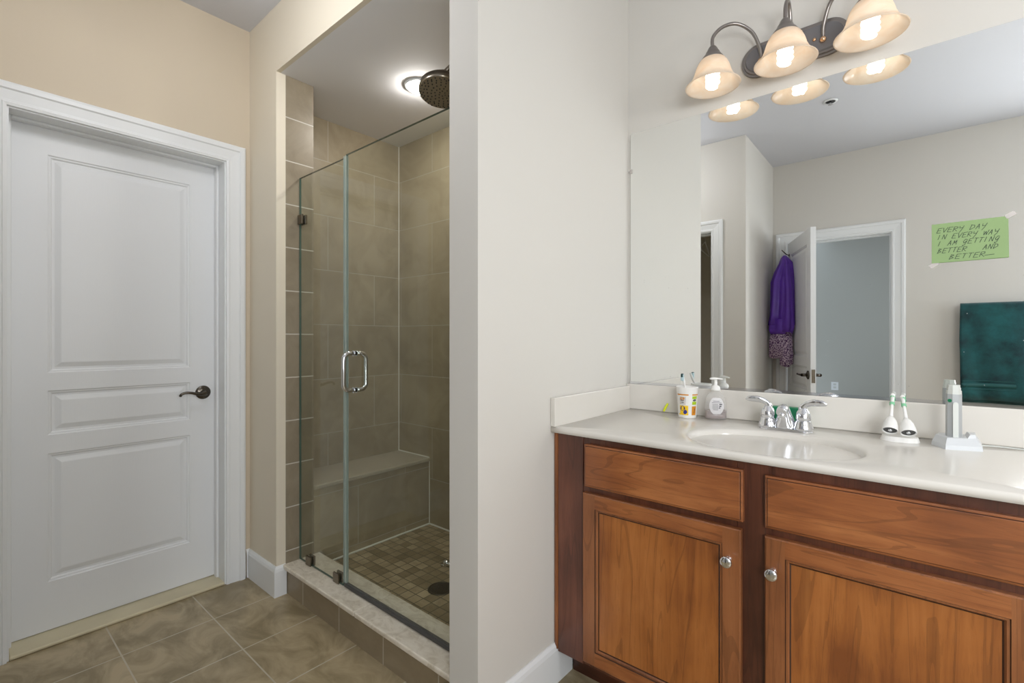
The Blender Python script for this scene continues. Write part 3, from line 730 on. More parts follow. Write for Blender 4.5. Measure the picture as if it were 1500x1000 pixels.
for s in (-1, 1):
    cx = FX + s * 0.0515
    b = nb(); lathe(b, [(0.030, 0.006), (0.0285, 0.014), (0.0245, 0.027), (0.0225, 0.034), (0.0225, 0.0355), (0.0200, 0.036), (0.0200, 0.0375), (0.0218, 0.039), (0.0222, 0.048), (0.0205, 0.059), (0.0165, 0.067), (0.0130, 0.070), (0.0125, 0.074), (0.008, 0.077), (0.0005, 0.078)], (cx, FY, ZT), (0, 0, 1), 28, 0, True, True)
    h = obj('valve_body', b, 'chrome', FA)
    b = nb(); pts = smoothpath([(cx - s * 0.003, FY, ZT + 0.066), (cx - s * 0.001, FY - 0.001, ZT + 0.079), (cx + s * 0.012, FY - 0.004, ZT + 0.091), (cx + s * 0.030, FY - 0.008, ZT + 0.0965), (cx + s * 0.050, FY - 0.011, ZT + 0.097), (cx + s * 0.067, FY - 0.013, ZT + 0.094)], 5)
    tube(b, pts, [0.0125, 0.0115, 0.0088, 0.0100, 0.0112, 0.0100, 0.003], 14, squash=0.6)
    obj('lever', b, 'chrome', h)
b = nb(); box(b, -0.388, -0.296, 1.862, 1.897, ZT, ZT + 0.066, bev=0.004, seg=2)
tag(obj('soap_box', b, 'green', loc=(-0.342, 1.88, ZT)), 'green box standing behind the chrome faucet', 'box')

# ------------------------------------------------------------------ mirror
MI = thing('mirror', 'large frameless wall mirror above the vanity', 'mirror', (-0.325, Y1, 1.0))
b = nb(); box(b, -0.948, 0.302, Y1 - 0.007, Y1 - 0.0005, 1.001, 2.081, bev=0.0012); obj('mirror_glass', b, 'mirror', MI)
b = nb(); box(b, -0.948, 0.302, Y1 - 0.0105, Y1 - 0.0075, 0.9995, 1.009); obj('bottom_channel', b, 'chrome', MI)
b = nb(); box(b, -0.950, -0.938, Y1 - 0.010, Y1 - 0.0075, 1.91, 1.928, bev=0.001); lathe(b, [(0.004, 0), (0.003, 0.003)], (-0.955, Y1 - 0.004, 1.919), (0, -1, 0), 12, 0, True, True)
obj('clip', b, 'tape', MI, 'clear plastic clip')
# note taped to the mirror, hand lettering as strokes
NY = Y1 - 0.0095
NO = thing('note', 'green handwritten note taped to the mirror', 'note', (0.118, NY, 1.421))
b = nb()
cnr = [(0.037, 1.537), (0.1985, 1.5375), (0.1995, 1.4215), (0.037, 1.4205)]
NU = 12
def nsag(u, v): return -0.0035 * (v ** 2) * (0.5 + 0.5 * u)
def npt(u, v, off=0.0):
    x = (cnr[0][0] * (1 - u) + cnr[1][0] * u) * (1 - v) + (cnr[3][0] * (1 - u) + cnr[2][0] * u) * v
    z = (cnr[0][1] * (1 - u) + cnr[1][1] * u) * (1 - v) + (cnr[3][1] * (1 - u) + cnr[2][1] * u) * v
    return (x, NY + nsag(u, v) - off, z)
for off in (0.0, -0.0004):
    g = [[b.verts.new(Vector(npt(i / NU, j / NU, off))) for i in range(NU + 1)] for j in range(NU + 1)]
    for j in range(NU):
        for i in range(NU): b.faces.new((g[j][i], g[j][i + 1], g[j + 1][i + 1], g[j + 1][i]))
obj('paper', b, 'paper', NO)
F = {'E': [[(1, 1), (0.1, 1), (0, 0), (0.9, 0)], [(0.05, .52), (0.75, .52)]], 'V': [[(0, 1), (.45, 0), (1, 1)]], 'R': [[(0, 0), (.05, 1), (.8, .95), (.85, .65), (.1, .5), (.9, 0)]],
     'Y': [[(0, 1), (.1, .55), (.75, .6)], [(.95, 1), (.7, .2), (.3, -.35)]], 'D': [[(.1, 1), (0, 0)], [(0, 1), (.8, .85), (.95, .45), (.0, 0)]], 'A': [[(0, 0), (.5, 1), (.8, 0)], [(.2, .4), (.75, .42)]],
     'I': [[(.3, 1), (.25, 0)]], 'N': [[(0, 0), (.1, 1), (.75, 0), (.9, 1)]], 'W': [[(0, .8), (.2, 0), (.5, .7), (.75, 0), (1.1, 1)]], 'M': [[(0, 0), (.2, .95), (.45, .3), (.8, .95), (.9, 0)]],
     'G': [[(.9, .85), (.4, 1), (0, .5), (.3, .15), (.75, .5), (.8, .7), (.6, -.2), (.2, -.45), (.1, -.25)]], 'T': [[(0, 1), (1, 1)], [(.5, 1), (.4, 0)]], 'B': [[(0, 0), (.1, 1), (.7, .85), (.15, .55), (.8, .3), (0, 0)]]}
b = nb()
def stroke(p):
    P = [Vector(x) for x in p]
    for a, c in zip(P[:-1], P[1:]):
        dd = (c - a).normalized(); s = Vector((0, 1, 0)).cross(dd) * 0.00062; e = dd * 0.0004
        vs = [bm2.verts.new(v) for v in (a - s - e, a + s - e, c + s + e, c - s + e)]; bm2.faces.new(vs)
bm2 = b
def line(text, u0, u1, vc, cap=0.115):
    n = len(text); w_ = (u1 - u0) / n
    for i, ch in enumerate(text):
        if ch == ' ': continue
        for st in F[ch]:
            pts = []
            for x, y in st:
                yy = (y - 0.5) * cap
                u = u0 + w_ * (i + 0.08 + 0.78 * x) + 0.10 * yy * 2.2 + random.uniform(-.002, .002); v = vc - yy + random.uniform(-.004, .004)
                pts.append(npt(u, v, 0.0004))
            stroke(pts)
line('EVERY DAY', 0.075, 0.74, 0.175); line('IN EVERY WAY', 0.08, 0.89, 0.345); line('I AM GETTING', 0.085, 0.90, 0.515); line('BETTER   AND', 0.085, 0.88, 0.70); line('BETTER', 0.245, 0.72, 0.875)
stroke([npt(0.70, 0.905, 0.0004), npt(0.82, 0.895, 0.0004)])
obj('handwriting', b, 'ink', NO, 'dark handwritten capitals')
for (cx, cz, an) in ((0.2025, 1.540, 0.5), (0.042, 1.416, 0.6)):
    b = nb(); c, s = math.cos(an), math.sin(an)
    vs = [(cx + x * c - z * s, NY - 0.0006, cz + x * s + z * c) for x, z in ((-.011, -.006), (.011, -.006), (.011, .006), (-.011, .006))]
    rings(b, [vs, [(x, y - 0.0002, z) for x, y, z in vs]], True, True, True, smooth=False); obj('tape', b, 'tape', NO)

# ------------------------------------------------------------------ vanity light
LX = (-0.562, -0.330, -0.104); LY = 1.793
VL = thing('vanity_light', 'three lamp wall light with bell shades above the mirror', 'wall lamp', (-0.33, Y1, 2.21))
fw = lambda x, z, d: (x, Y1 - d, z)
b = nb()
prism(b, stadium(-0.331, 2.212, 0.166, 0.060, 16), 0.0, 0.010, f=fw, taper=stadium(-0.331, 2.212, 0.166, 0.060, 16), smooth=False)
prism(b, stadium(-0.331, 2.212, 0.159, 0.053, 16), 0.010, 0.016, f=fw, taper=stadium(-0.331, 2.212, 0.157, 0.051, 16))
prism(b, stadium(-0.331, 2.212, 0.151, 0.045, 16), 0.016, 0.022, f=fw, taper=stadium(-0.331, 2.212, 0.148, 0.042, 16), mi=1)
BP = obj('backplate', b, ['pewter', 'pewter_plate'], VL)
for x in (-0.263, -0.400):
    b = nb(); sphere(b, (x, Y1 - 0.024, 2.210), 0.006, 0, 1, 0.7, 1); obj('screw', b, 'brassy', BP)
for lx, bx in zip(LX, (-0.428, -0.331, -0.238)):
    b = nb(); mx_ = (lx + bx) / 2
    pts = smoothpath([(bx, Y1 - 0.020, 2.208), (bx + (lx - bx) * 0.02, Y1 - 0.030, 2.245), (bx + (lx - bx) * 0.18, Y1 - 0.048, 2.302), (mx_, Y1 - 0.075, 2.336), (bx + (lx - bx) * 0.80, Y1 - 0.108, 2.325), (lx, LY + 0.004, 2.288), (lx, LY, 2.245)], 6)
    tube(b, pts, 0.0062, 14); a = obj('arm', b, 'pewter', VL)
    b = nb(); sphere(b, (bx, Y1 - 0.026, 2.200), 0.0105, 0, 1, 0.9, 1); obj('finial', b, 'brassy', a)
    b = nb(); lathe(b, [(0.0075, 0.050), (0.011, 0.047), (0.016, 0.040), (0.020, 0.030), (0.0235, 0.026), (0.024, 0.022), (0.033, 0.010), (0.0385, 0.002), (0.037, -0.004)], (lx, LY, 2.204), (0, 0, 1), 28, 0, True, True); obj('socket_cup', b, 'pewter', VL)
    b = nb()
    outp = [(0.034, 0.096), (0.042, 0.091), (0.050, 0.080), (0.0565, 0.065), (0.061, 0.050), (0.0635, 0.040), (0.066, 0.036), (0.068, 0.030), (0.074, 0.020), (0.083, 0.009), (0.0905, 0.002), (0.0935, 0.0)]
    inn = [(0.092, -0.0025), (0.088, 0.0), (0.080, 0.006), (0.071, 0.017), (0.064, 0.029), (0.059, 0.045), (0.053, 0.063), (0.046, 0.078), (0.038, 0.089), (0.033, 0.092)]
    lathe(b, outp + inn, (lx, LY, 2.110), (0, 0, 1), 40); obj('shade', b, 'shade', VL)
    b = nb(); turns = 3.5; n = 84; hp = []
    for i in range(n + 1):
        t = i / n; ang = 2 * PI * turns * t; r = 0.0185 * (1.0 if t > 0.12 else 0.55 + 0.45 * t / 0.12)
        hp.append((lx + r * math.cos(ang), LY + r * math.sin(ang), 2.103 + 0.058 * t))
    tube(b, hp, 0.0062, 8); bu = obj('bulb', b, 'bulb', VL)
    b = nb(); lathe(b, [(0.020, 0.0), (0.022, 0.008), (0.022, 0.018), (0.015, 0.024), (0.0135, 0.045)], (lx, LY, 2.160), (0, 0, 1), 20, 0, True, True); obj('bulb_base', b, 'plastic', bu)

# ------------------------------------------------------------------ things on the counter
CUP = thing('cup', 'white plastic cup printed with yellow and lime patches', 'cup', (-0.672, 1.842, ZT))
cx, cy = -0.672, 1.842
b = nb(); lathe(b, [(0.002, 0.0), (0.0315, 0.0), (0.0325, 0.003), (0.0395, 0.113), (0.0405, 0.115), (0.0405, 0.118), (0.039, 0.1185), (0.0385, 0.114), (0.0312, 0.005), (0.002, 0.004)], (cx, cy, ZT), (0, 0, 1), 40, 0, True, True); obj('cup_body', b, 'plastic', CUP)
def cup_patch(name, a0, a1, z0, z1, mat, shape=None, off=0.0005):
    bm = nb(); n = 10
    R = lambda z: 0.0325 + (0.0395 - 0.0325) * (z - 0.003) / 0.11 + off
    base = -1.12  # direction towards the camera side
    if shape is None:
        lp = [[(cx + R(z) * math.cos(base + a0 + (a1 - a0) * i / n), cy + R(z) * math.sin(base + a0 + (a1 - a0) * i / n), ZT + z) for i in range(n + 1)] for z in (z0, (z0 + z1) / 2, z1)]
        rings(bm, lp, closed=False)
    else:
        vs = [bm.verts.new(Vector((cx + R(z0 + (z1 - z0) * v) * math.cos(base + a0 + (a1 - a0) * u), cy + R(z0 + (z1 - z0) * v) * math.sin(base + a0 + (a1 - a0) * u), ZT + z0 + (z1 - z0) * v))) for u, v in shape]
        bm.faces.new(vs)
    return obj(name, bm, mat, CUP)
cup_patch('printed_band', -1.25, 0.02, 0.087, 0.0915, 'orange'); cup_patch('printed_band', 0.38, 1.2, 0.087, 0.0915, 'orange')
cup_patch('printed_band', -1.1, 0.02, 0.012, 0.017, 'yellow')
cup_patch('printed_patch', -0.95, -0.25, 0.052, 0.082, 'tape', off=0.0004)
blob = [(0.05, .45), (.2, .75), (.5, .95), (.8, .8), (.97, .5), (.8, .25), (.45, .05), (.15, .2)]
cup_patch('printed_patch', -0.88, -0.32, 0.068, 0.082, 'orange', blob, 0.0008)
for i, (z, a) in enumerate(((0.066, -0.85), (0.058, -0.72))): cup_patch('printed_patch', a, a + 0.45 - 0.15 * i, z, z + 0.005, 'ink_grey', [(0, .3), (.3, .9), (.6, .4), (1, .8), (.9, .1), (.5, 0), (.2, .1)], 0.0008)
cup_patch('printed_patch', -0.92, 0.0, 0.017, 0.048, 'yellow')
cup_patch('printed_patch', -0.90, -0.28, 0.026, 0.050, 'plum', blob, 0.0009); cup_patch('printed_patch', -0.55, -0.08, 0.014, 0.034, 'navy', blob, 0.0011)
cup_patch('printed_patch', 0.40, 1.0, 0.074, 0.084, 'lime'); cup_patch('printed_patch', 0.40, 0.95, 0.052, 0.064, 'lime'); cup_patch('printed_patch', 0.42, 0.95, 0.064, 0.074, 'ink_grey', blob)
cup_patch('printed_patch', 0.38, 0.92, 0.012, 0.046, 'orange'); cup_patch('printed_patch', 0.5, 0.8, 0.018, 0.04, 'plum', [(.2, 0), (.6, .2), (.9, .8), (.5, 1), (.6, .5)], 0.0009)
TB = thing('toothbrush', 'white toothbrush leaning in the white cup', 'toothbrush', (-0.665, 1.842, ZT + 0.012))
b = nb(); tp = smoothpath([(-0.655, 1.835, ZT + 0.010), (-0.672, 1.850, ZT + 0.07), (-0.690, 1.866, ZT + 0.118), (-0.697, 1.872, ZT + 0.138), (-0.7045, 1.8785, ZT + 0.163)], 5)
tube(b, tp, [0.005, 0.0055, 0.0045, 0.0028, 0.0050, 0.0048, 0.003], 10, squash=0.7); obj('handle', b, 'plastic', TB)
b = nb(); box(b, -0.7045, -0.694, 1.858, 1.870, ZT + 0.137, ZT + 0.163, bev=0.002); obj('bristles', b, 'bristle_blue', TB)
b = nb(); box(b, -0.7035, -0.695, 1.857, 1.869, ZT + 0.150, ZT + 0.165, bev=0.002); obj('bristle_tip', b, 'teal_dark', TB)
# soap dispenser
SO = thing('soap_dispenser', 'clear pump bottle of hand soap beside the white cup', 'soap dispenser', (-0.575, 1.868, ZT))
sx, sy = -0.575, 1.868
def oval(z, rx, ry, ang=0.45, n=32):
    o = []
    for k in range(n):
        a = 2 * PI * k / n; x = rx * math.copysign(abs(math.cos(a)) ** 0.75, math.cos(a)); y = ry * math.copysign(abs(math.sin(a)) ** 0.75, math.sin(a))
        o.append((sx + x * math.cos(ang) - y * math.sin(ang), sy + x * math.sin(ang) + y * math.cos(ang), ZT + z))
    return o
b = nb(); rings(b, [oval(0.0, 0.034, 0.021), oval(0.004, 0.038, 0.024), oval(0.03, 0.0385, 0.0245), (oval(0.06, 0.038, 0.024)), oval(0.08, 0.034, 0.022), oval(0.094, 0.026, 0.018), oval(0.102, 0.015, 0.014), oval(0.108, 0.0135, 0.0135)], True, True, True); obj('bottle', b, 'bottle', SO)
b = nb(); rings(b, [oval(0.003, 0.033, 0.020), oval(0.006, 0.0365, 0.0228), oval(0.034, 0.037, 0.0232)], True, True, True); obj('liquid', b, 'liquid', SO)
b = nb(); lp = []
for z in (0.022, 0.03, 0.045, 0.06, 0.075, 0.082):
    hw = 0.026 * math.sqrt(max(0.05, 1 - ((z - 0.052) / 0.034) ** 2)); row = []
    for i in range(9):
        u = -1 + i / 4; x = hw * u; y = -0.0252 * (max(0.0, 1 - (abs(x) / 0.0385) ** 2.67)) ** 0.375 - 0.0004
        if z > 0.07: y *= 0.96
        row.append((sx + x * math.cos(.45) - y * math.sin(.45), sy + x * math.sin(.45) + y * math.cos(.45), ZT + z))
    lp.append(row)
rings(b, lp, closed=False); LB = obj('label_sticker', b, 'label', SO)
b = nb()
for i, (z, u0, u1) in enumerate(((0.070, -.5, .4), (0.064, -.65, .65), (0.058, -.6, .2), (0.053, -.6, .25), (0.048, -.6, .2), (0.043, -.6, .25), (0.038, -.5, .2), (0.058, .35, .75), (0.051, .35, .65), (0.045, .3, .5))):
    pa = []
    for u in (u0, (u0 + u1) / 2, u1):
        x = 0.025 * u; y = -0.0252 * (max(0.0, 1 - (abs(x) / 0.0385) ** 2.67)) ** 0.375 - 0.0008
        pa.append((sx + x * math.cos(.45) - y * math.sin(.45), sy + x * math.sin(.45) + y * math.cos(.45)))
    hz = 0.0009 if i < 7 else 0.0022
    rings(b, [[(p[0], p[1], ZT + z - hz) for p in pa], [(p[0], p[1], ZT + z + hz) for p in pa]], closed=False)
obj('label_print', b, 'ink_grey', LB)
b = nb(); lathe(b, [(0.0165, 0.107), (0.0168, 0.112), (0.0155, 0.121), (0.010, 0.126), (0.006, 0.128), (0.0055, 0.146), (0.007, 0.148)], (sx, sy, ZT), (0, 0, 1), 26, 0, True, True)
tube(b, smoothpath([(sx - 0.018, sy - 0.010, ZT + 0.1505), (sx - 0.008, sy - 0.005, ZT + 0.152), (sx + 0.006, sy + 0.003, ZT + 0.152), (sx + 0.022, sy + 0.011, ZT + 0.150)], 4), [0.004, 0.0075, 0.008, 0.0055, 0.0035], 12, squash=0.6)
obj('pump', b, 'plastic', SO)
b = nb(); tube(b, smoothpath([(-0.787, 1.893, ZT + 0.0045), (-0.783, 1.897, ZT + 0.016), (-0.777, 1.901, ZT + 0.030), (-0.773, 1.903, ZT + 0.037)], 4), [0.0035, 0.0048, 0.0048, 0.003], 10)
tag(obj('plastic_strip', b, 'neon', loc=(-0.79, 1.895, ZT)), 'small neon yellow strip leaning against the backsplash', 'strip')
# brush heads on their holder
HB = tag(obj('brush_head_holder', (lambda bm: (prism(bm, stadium(-0.036, 1.826, 0.046, 0.036), ZT, ZT + 0.013, taper=stadium(-0.036, 1.830, 0.042, 0.030)), bm)[1])(nb()), 'plastic', loc=(-0.036, 1.838, ZT)), 'low white holder under two brush heads', 'holder')
def brush_head(cx, cy, cz, lean, side, label):
    t = thing('brush_attachment', label, 'toothbrush', (cx, cy, cz), 'electric brush heads on the white holder')
    ax = Vector((side, math.sin(lean), math.cos(lean))).normalized(); c = Vector((cx, cy, cz))
    bm = nb(); lathe(bm, [(0.0165, 0.004), (0.0182, 0.0), (0.0195, 0.001), (0.0195, 0.006), (0.0185, 0.018), (0.0155, 0.032), (0.010, 0.044), (0.0058, 0.050)], c, ax, 28, 0, False, True); obj('bell', bm, 'plastic', t)
    bm = nb(); lathe(bm, [(0.0186, 0.0003), (0.0184, 0.004), (0.012, 0.0045), (0.0005, 0.0045)], c, ax, 24, 0, False, True); s_ = obj('socket', bm, 'darkgrey', t)
    bm = nb(); lathe(bm, [(0.005, 0.004), (0.005, 0.0005), (0.003, 0.0005)], c, ax, 12, 0, False, True); obj('post', bm, 'chrome', s_)
    bm = nb(); tube(bm, [c + ax * 0.048, c + ax * 0.078, c + ax * 0.105, c + ax * 0.128], [0.0052, 0.0042, 0.0042, 0.0052], 12); sphere(bm, c + ax * 0.128, 0.0062, 0, 1, 0.7, 1.3); obj('neck', bm, 'plastic', t)
    up = Vector((0, 1, 0)); k = c + ax * 0.112
    bm = nb(); box(bm, k.x - 0.0055, k.x + 0.0055, k.y + 0.003, k.y + 0.012, k.z - 0.010, k.z + 0.014, bev=0.003); obj('bristles', bm, 'mint', t)
    bm = nb(); lathe(bm, [(0.0064, -0.004), (0.0064, 0.004)], c + ax * 0.098, ax, 14, 0, True, True); obj('colour_ring', bm, 'mint', t)
brush_head(-0.058, 1.803, ZT + 0.029, 0.72, 0.03, 'white brush head with green ring, left one on the holder')
brush_head(-0.0155, 1.801, ZT + 0.027, 0.72, -0.12, 'white brush head with green ring, right one on the holder')
# charger and handle
CH = thing('charging_base', 'white faceted charging base holding the grey toothbrush handle', 'charger', (0.086, 1.805, ZT))
hexo = [(0.034, 1.815), (0.062, 1.757), (0.138, 1.785), (0.142, 1.855), (0.105, 1.88), (0.045, 1.868)]
hexi = [(0.044, 1.820), (0.066, 1.775), (0.126, 1.799), (0.130, 1.850), (0.104, 1.868), (0.052, 1.858)]
b = nb(); prism(b, hexo, ZT, ZT + 0.012, taper=[(0.086 + (x - 0.086) * 0.97, 1.815 + (y - 1.815) * 0.97) for x, y in hexo]); prism(b, [(0.086 + (x - 0.086) * 0.97, 1.815 + (y - 1.815) * 0.97) for x, y in hexo], ZT + 0.012, ZT + 0.030, taper=hexi)
prism(b, [(0.108, 1.796), (0.126, 1.803), (0.129, 1.848), (0.106, 1.862)], ZT + 0.029, ZT + 0.040, taper=[(0.114, 1.802), (0.124, 1.806), (0.127, 1.845), (0.110, 1.856)])
obj('base_body', b, 'plastic_cool', CH)
b = nb(); tube(b, smoothpath([(0.138, 1.85, ZT + 0.006), (0.17, 1.872, ZT + 0.004), (0.22, 1.868, ZT + 0.004), (0.29, 1.862, ZT + 0.004)], 6), 0.0022, 8); obj('cord', b, 'grey_light', CH)
EH = thing('electric_toothbrush', 'grey electric toothbrush handle upright on the white charging base', 'toothbrush', (0.081, 1.82, ZT + 0.03))
ex_, ey_ = 0.081, 1.815
hx6 = lambda s, d: [(ex_ + s * x, ey_ + s * y) for x, y in ((-0.017, 0.004), (-0.0135, -0.0125), (-0.003, -0.0185), (0.010, -0.0165), (0.0175, -0.003), (0.0145, 0.0125), (0.0, 0.0175), (-0.0125, 0.0135))]
b = nb(); prism(b, hx6(1.0, 0), ZT + 0.022, ZT + 0.148, taper=hx6(0.98, 0)); obj('handle_body', b, 'grey_plastic', EH)
b = nb()
for k, (s, z0, z1) in enumerate(((0.96, 0.148, 0.152), (0.88, 0.152, 0.1525), (0.94, 0.1525, 0.158), (0.80, 0.158, 0.159), (0.86, 0.159, 0.166), (0.78, 0.166, 0.173))): prism(b, hx6(s, 0), ZT + z0, ZT + z1)
obj('stepped_collar', b, 'grey_light', EH)
b = nb()
f2 = lambda x, z, d: (ex_ + 0.0035 + x * 0.988 - 0.0 * d, ey_ - 0.0172 + x * 0.154 - d, z)
prism(b, [(p[1], p[0]) for p in stadium(ZT + 0.0755, 0.0, 0.051, 0.0058, 8)], 0.0, 0.0032, f=f2); obj('button_strip', b, 'grey_light', EH)
b = nb(); lathe(b, [(0.0048, 0), (0.0045, 0.0015)], (ex_ - 0.0085, ey_ - 0.0156, ZT + 0.130), (-0.5, -0.86, 0), 16, 0, True, True); obj('indicator', b, 'green', EH)

# ------------------------------------------------------------------ what the mirror shows behind the camera
TBAR = thing('towel_bar', 'chrome towel bar behind the teal towel', 'towel bar', (0.50, YB, 1.42))
b = nb(); tube(b, [(0.262, YB + 0.06, 1.425), (0.80, YB + 0.06, 1.425)], 0.008, 12); obj('bar', b, 'chrome', TBAR)
for x in (0.30, 0.78):
    b = nb(); lathe(b, [(0.024, 0), (0.022, 0.008), (0.010, 0.014), (0.010, 0.068)], (x, YB, 1.425), (0, 1, 0), 18, 0, True, True); obj('post', b, 'chrome', TBAR)
TW = thing('towel', 'dark teal bath towel folded over the bar', 'towel', (0.49, YB + 0.06, 1.43))
def drape(bm, x0, x1, prof, nx=40, amp=0.011, seed=0.0):
    loops = []
    for i in range(nx + 1):
        u = i / nx; x = x0 + (x1 - x0) * u; lp = []
        for (y, z, k) in prof:
            wv = amp * k * (math.sin(u * 9 + seed + z * 3) + 0.5 * math.sin(u * 23 + seed * 2 + z * 7))
            lp.append((x + 0.010 * k * math.sin(z * 9 + seed) * (1 if u in (0, 1) else 0.6), y + wv, z + (0.008 * math.sin(u * 5 + seed) * k if z < 0.9 else 0)))
        loops.append(lp)
    rings(bm, loops, True, True, True)
yb_ = YB + 0.06
def tprof(th, zf, zb, r):
    P = []
    n = 12
    for i in range(n + 1): P.append((yb_ + r, zf + (1.425 - zf) * i / n, 1 - 0.8 * i / n))
    for k in range(1, 8): a = PI * k / 8; P.append((yb_ + r * math.cos(a), 1.425 + r * math.sin(a), 0.2))
    for i in range(n + 1): P.append((yb_ - r, 1.425 + (zb - 1.425) * i / n, 0.2))
    for i in range(n + 1): P.append((yb_ - r + th, zb + (1.41 - zb) * i / n, 0.2))
    for i in range(n + 1): P.append((yb_ + r - th, 1.41 + (zf - 1.41) * i / n, 0.3 + 0.7 * i / n))
    return P
b = nb(); drape(b, 0.247, 0.76, tprof(0.010, 0.752, 0.735, 0.026)); obj('towel_body', b, 'towel', TW)
b = nb()
for z0, z1 in ((0.845, 0.875), (0.828, 0.833), (0.888, 0.893)): drape(b, 0.2475, 0.759, [(yb_ + 0.0245, z0, 0.6), (yb_ + 0.0275, z0, 0.6), (yb_ + 0.0275, z1, 0.6), (yb_ + 0.0245, z1, 0.6)])
obj('woven_band', b, 'towel_band', TW)
b = nb(); box(b, 0.262, 0.30, yb_ - 0.022, yb_ - 0.020, 0.728, 0.752); obj('care_tag', b, 'plastic', TW)
# clothes on a hook of the open door
HK = thing('door_hook', 'dark wire hook on the open white door', 'hook', tuple(fd2(0.06, 1.92, 0.0)))
b = nb(); p0 = Vector(fd2(0.06, 1.905, 0.003)); p1 = Vector(fd2(0.075, 1.915, 0.03)); p2 = Vector(fd2(0.085, 1.95, 0.065))
tube(b, smoothpath([p0, p1, p2], 5), 0.004, 10); lathe(b, [(0.014, 0), (0.012, 0.004)], fd2(0.06, 1.905, 0.0), (nx, ny, 0), 16, 0, True, True); obj('wire', b, 'dark_nickel', HK)
HP = Vector(fd2(0.078, 1.905, 0.040))
def garment(bm, secs, folds, seed, amp):
    loops = []; n = 56
    for (cx, cy, z, rx, ry, k) in secs:
        lp = []
        for i in range(n):
            a = 2 * PI * i / n; m = 1 + k * amp * (math.sin(a * folds + seed) + 0.45 * math.sin(a * (folds * 2 - 3) + seed * 2 + z * 4))
            lp.append((cx + rx * m * math.cos(a), cy + ry * m * math.sin(a), z + 0.015 * k * math.sin(a * 2 + seed) * (1 if z < 1.2 else 0)))
        loops.append(lp)
    rings(bm, loops, True, True, True)
gx, gy = -0.872, -0.755
RB = thing('robe', 'purple satin robe hanging from the open door', 'robe', (gx, gy, 1.10))
b = nb(); garment(b, [(HP.x, HP.y + 0.005, 1.915, 0.012, 0.012, .3), (HP.x, HP.y + 0.010, 1.895, 0.026, 0.022, .6), (gx + 0.022, gy - 0.045, 1.845, 0.044, 0.036, 1), (gx + 0.012, gy - 0.02, 1.77, 0.062, 0.046, 1), (gx + 0.002, gy, 1.68, 0.076, 0.054, 1), (gx, gy, 1.5, 0.082, 0.058, 1), (gx - .002, gy, 1.40, 0.084, 0.058, 1), (gx - .006, gy, 1.31, 0.092, 0.064, 1)], 6, 0.6, 0.20)
obj('robe_body', b, 'robe', RB)
b = nb(); garment(b, [(gx + 0.042, gy + 0.035, 1.82, 0.018, 0.016, .5), (gx + 0.054, gy + 0.055, 1.6, 0.028, 0.026, 1), (gx + 0.058, gy + 0.060, 1.42, 0.034, 0.030, 1), (gx + 0.054, gy + 0.060, 1.29, 0.040, 0.034, 1), (gx + 0.050, gy + 0.058, 1.25, 0.034, 0.030, 1)], 4, 2.0, 0.20); obj('sleeve', b, 'robe', RB)
b = nb(); garment(b, [(gx - 0.008, gy + 0.012, 1.36, 0.074, 0.056, 1), (gx - 0.008, gy + 0.012, 1.27, 0.080, 0.058, 1), (gx - 0.004, gy + 0.01, 1.235, 0.072, 0.052, 1)], 5, 1.4, 0.14); obj('inner_layer', b, 'robe', RB)
PJ = thing('pyjama_trousers', 'purple and white speckled garment hanging below the robe', 'garment', (gx, gy, 0.98))
b = nb(); garment(b, [(gx - 0.005, gy - 0.002, 1.30, 0.060, 0.042, 1), (gx - 0.010, gy + 0.004, 1.18, 0.078, 0.050, 1), (gx - 0.012, gy + 0.004, 1.04, 0.080, 0.050, 1)], 5, 0.4, 0.10); obj('trouser_leg', b, 'speckle', PJ)
b = nb(); garment(b, [(gx + 0.03, gy + 0.02, 1.30, 0.040, 0.034, 1), (gx + 0.035, gy + 0.02, 1.05, 0.046, 0.036, 1), (gx + 0.035, gy + 0.02, 0.97, 0.046, 0.034, 1)], 5, 2.2, 0.12); obj('trouser_leg', b, 'speckle', PJ)
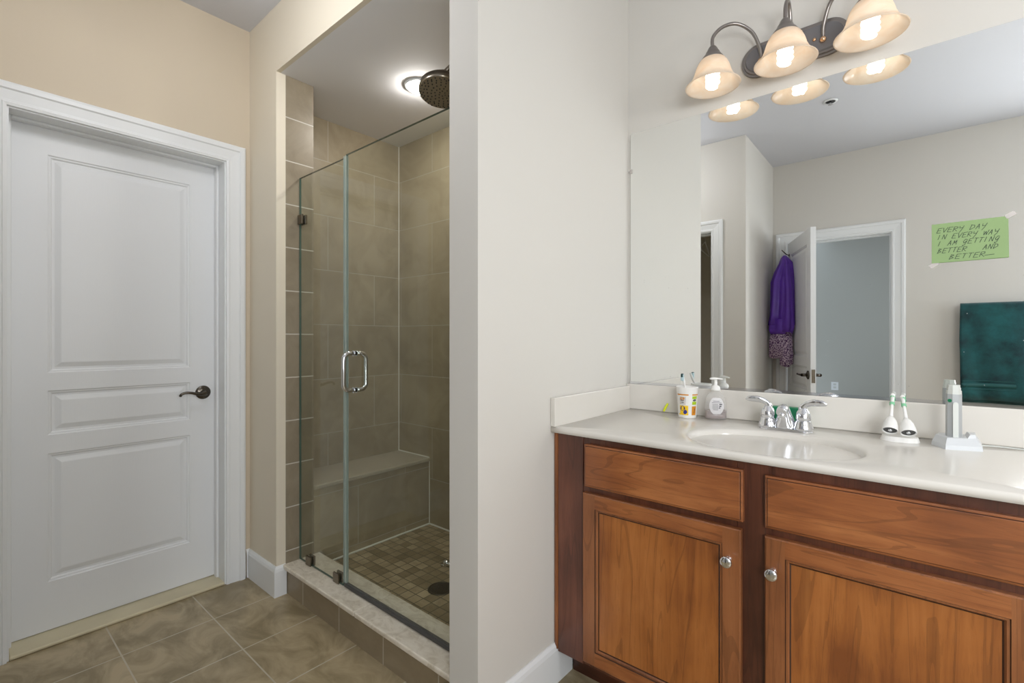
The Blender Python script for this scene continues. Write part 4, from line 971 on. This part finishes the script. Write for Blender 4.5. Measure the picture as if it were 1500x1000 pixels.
# closet rail and hanger
b = nb(); tube(b, [(-2.3, -0.45, 2.10), (XR - 0.11, -0.45, 2.10)], 0.012, 12)
tag(obj('closet_rail', b, 'nickel', loc=(-1.7, -0.45, 2.10)), 'metal rail across the dark closet', 'rail')
HG = thing('hanger', 'white plastic hanger on the closet rail', 'hanger', (-1.41, -0.45, 2.04))
def hpnt(u, z): return (-1.41 + u * 0.03, -0.45 + u * 0.20, z)
b = nb(); tube(b, smoothpath([hpnt(-0.09, 2.112), hpnt(-0.03, 2.121), hpnt(0.06, 2.118), hpnt(0.09, 2.10), hpnt(0.05, 2.08), hpnt(0, 2.066), hpnt(0, 2.045)], 5), 0.003, 8); obj('hook', b, 'plastic', HG)
b = nb(); tube(b, smoothpath([hpnt(0, 2.045), hpnt(0.5, 2.005), hpnt(0.98, 1.968), hpnt(1.0, 1.952), hpnt(0.9, 1.946), hpnt(-0.9, 1.946), hpnt(-1.0, 1.952), hpnt(-0.98, 1.968), hpnt(-0.5, 2.005), hpnt(0, 2.045)], 4), 0.005, 8); obj('frame', b, 'plastic', HG)
# sprinkler, outlet
SP = thing('sprinkler', 'small recessed ceiling sprinkler seen in the mirror', 'sprinkler', (-0.423, 0.134, ZC))
b = nb(); lathe(b, [(0.028, 0.0), (0.042, -0.001), (0.040, -0.006), (0.028, -0.007)], (-0.423, 0.134, ZC), (0, 0, 1), 28); obj('escutcheon', b, 'white', SP)
b = nb(); lathe(b, [(0.028, -0.003), (0.001, -0.003)], (-0.423, 0.134, ZC), (0, 0, 1), 20, 1, False, True); tube(b, [(-0.423, 0.134, ZC - 0.003), (-0.423, 0.134, ZC - 0.022)], 0.005, 8); lathe(b, [(0.015, -0.022), (0.015, -0.024)], (-0.423, 0.134, ZC), (0, 0, 1), 16, 0, True, True)
obj('head', b, ['chrome', 'black'], SP)
OU = thing('outlet', 'white wall outlet seen through the mirrored doorway', 'outlet', (-0.92, -4.7, 0.44))
b = nb(); box(b, -0.965, -0.875, -4.7, -4.694, 0.43, 0.55, bev=0.002); op_ = obj('cover_plate', b, 'white', OU)
for z in (0.455, 0.500):
    b = nb(); box(b, -0.938, -0.902, -4.694, -4.691, z, z + 0.030, bev=0.001); obj('socket', b, 'grey_light', op_)
# globe lights added to brighten the hall and the room, out of view
def globe(x, y, z, r, mat, label):
    t = thing('added_ceiling_globe', label, 'ceiling light', (x, y, ZC))
    bm = nb(); lathe(bm, [(0.055, 0.0), (0.055, -0.012), (0.03, -0.022), (0.010, -0.026), (0.010, z + r - ZC + 0.004), (0.035, z + r - ZC - 0.002)], (x, y, ZC), (0, 0, 1), 28, 0, True, True); obj('stem', bm, 'nickel', t)
    bm = nb(); sphere(bm, (x, y, z), r, 0, 1, 1, 1, 32, 20); obj('globe', bm, mat, t)
globe(-1.64, 0.44, 2.43, 0.11, 'hall_fill', 'added opal globe for fill light, unseen, over the entry by the closed door')
globe(0.95, 0.95, 1.80, 0.12, 'room_fill', 'added opal globe for fill light, unseen, right of the vanity')
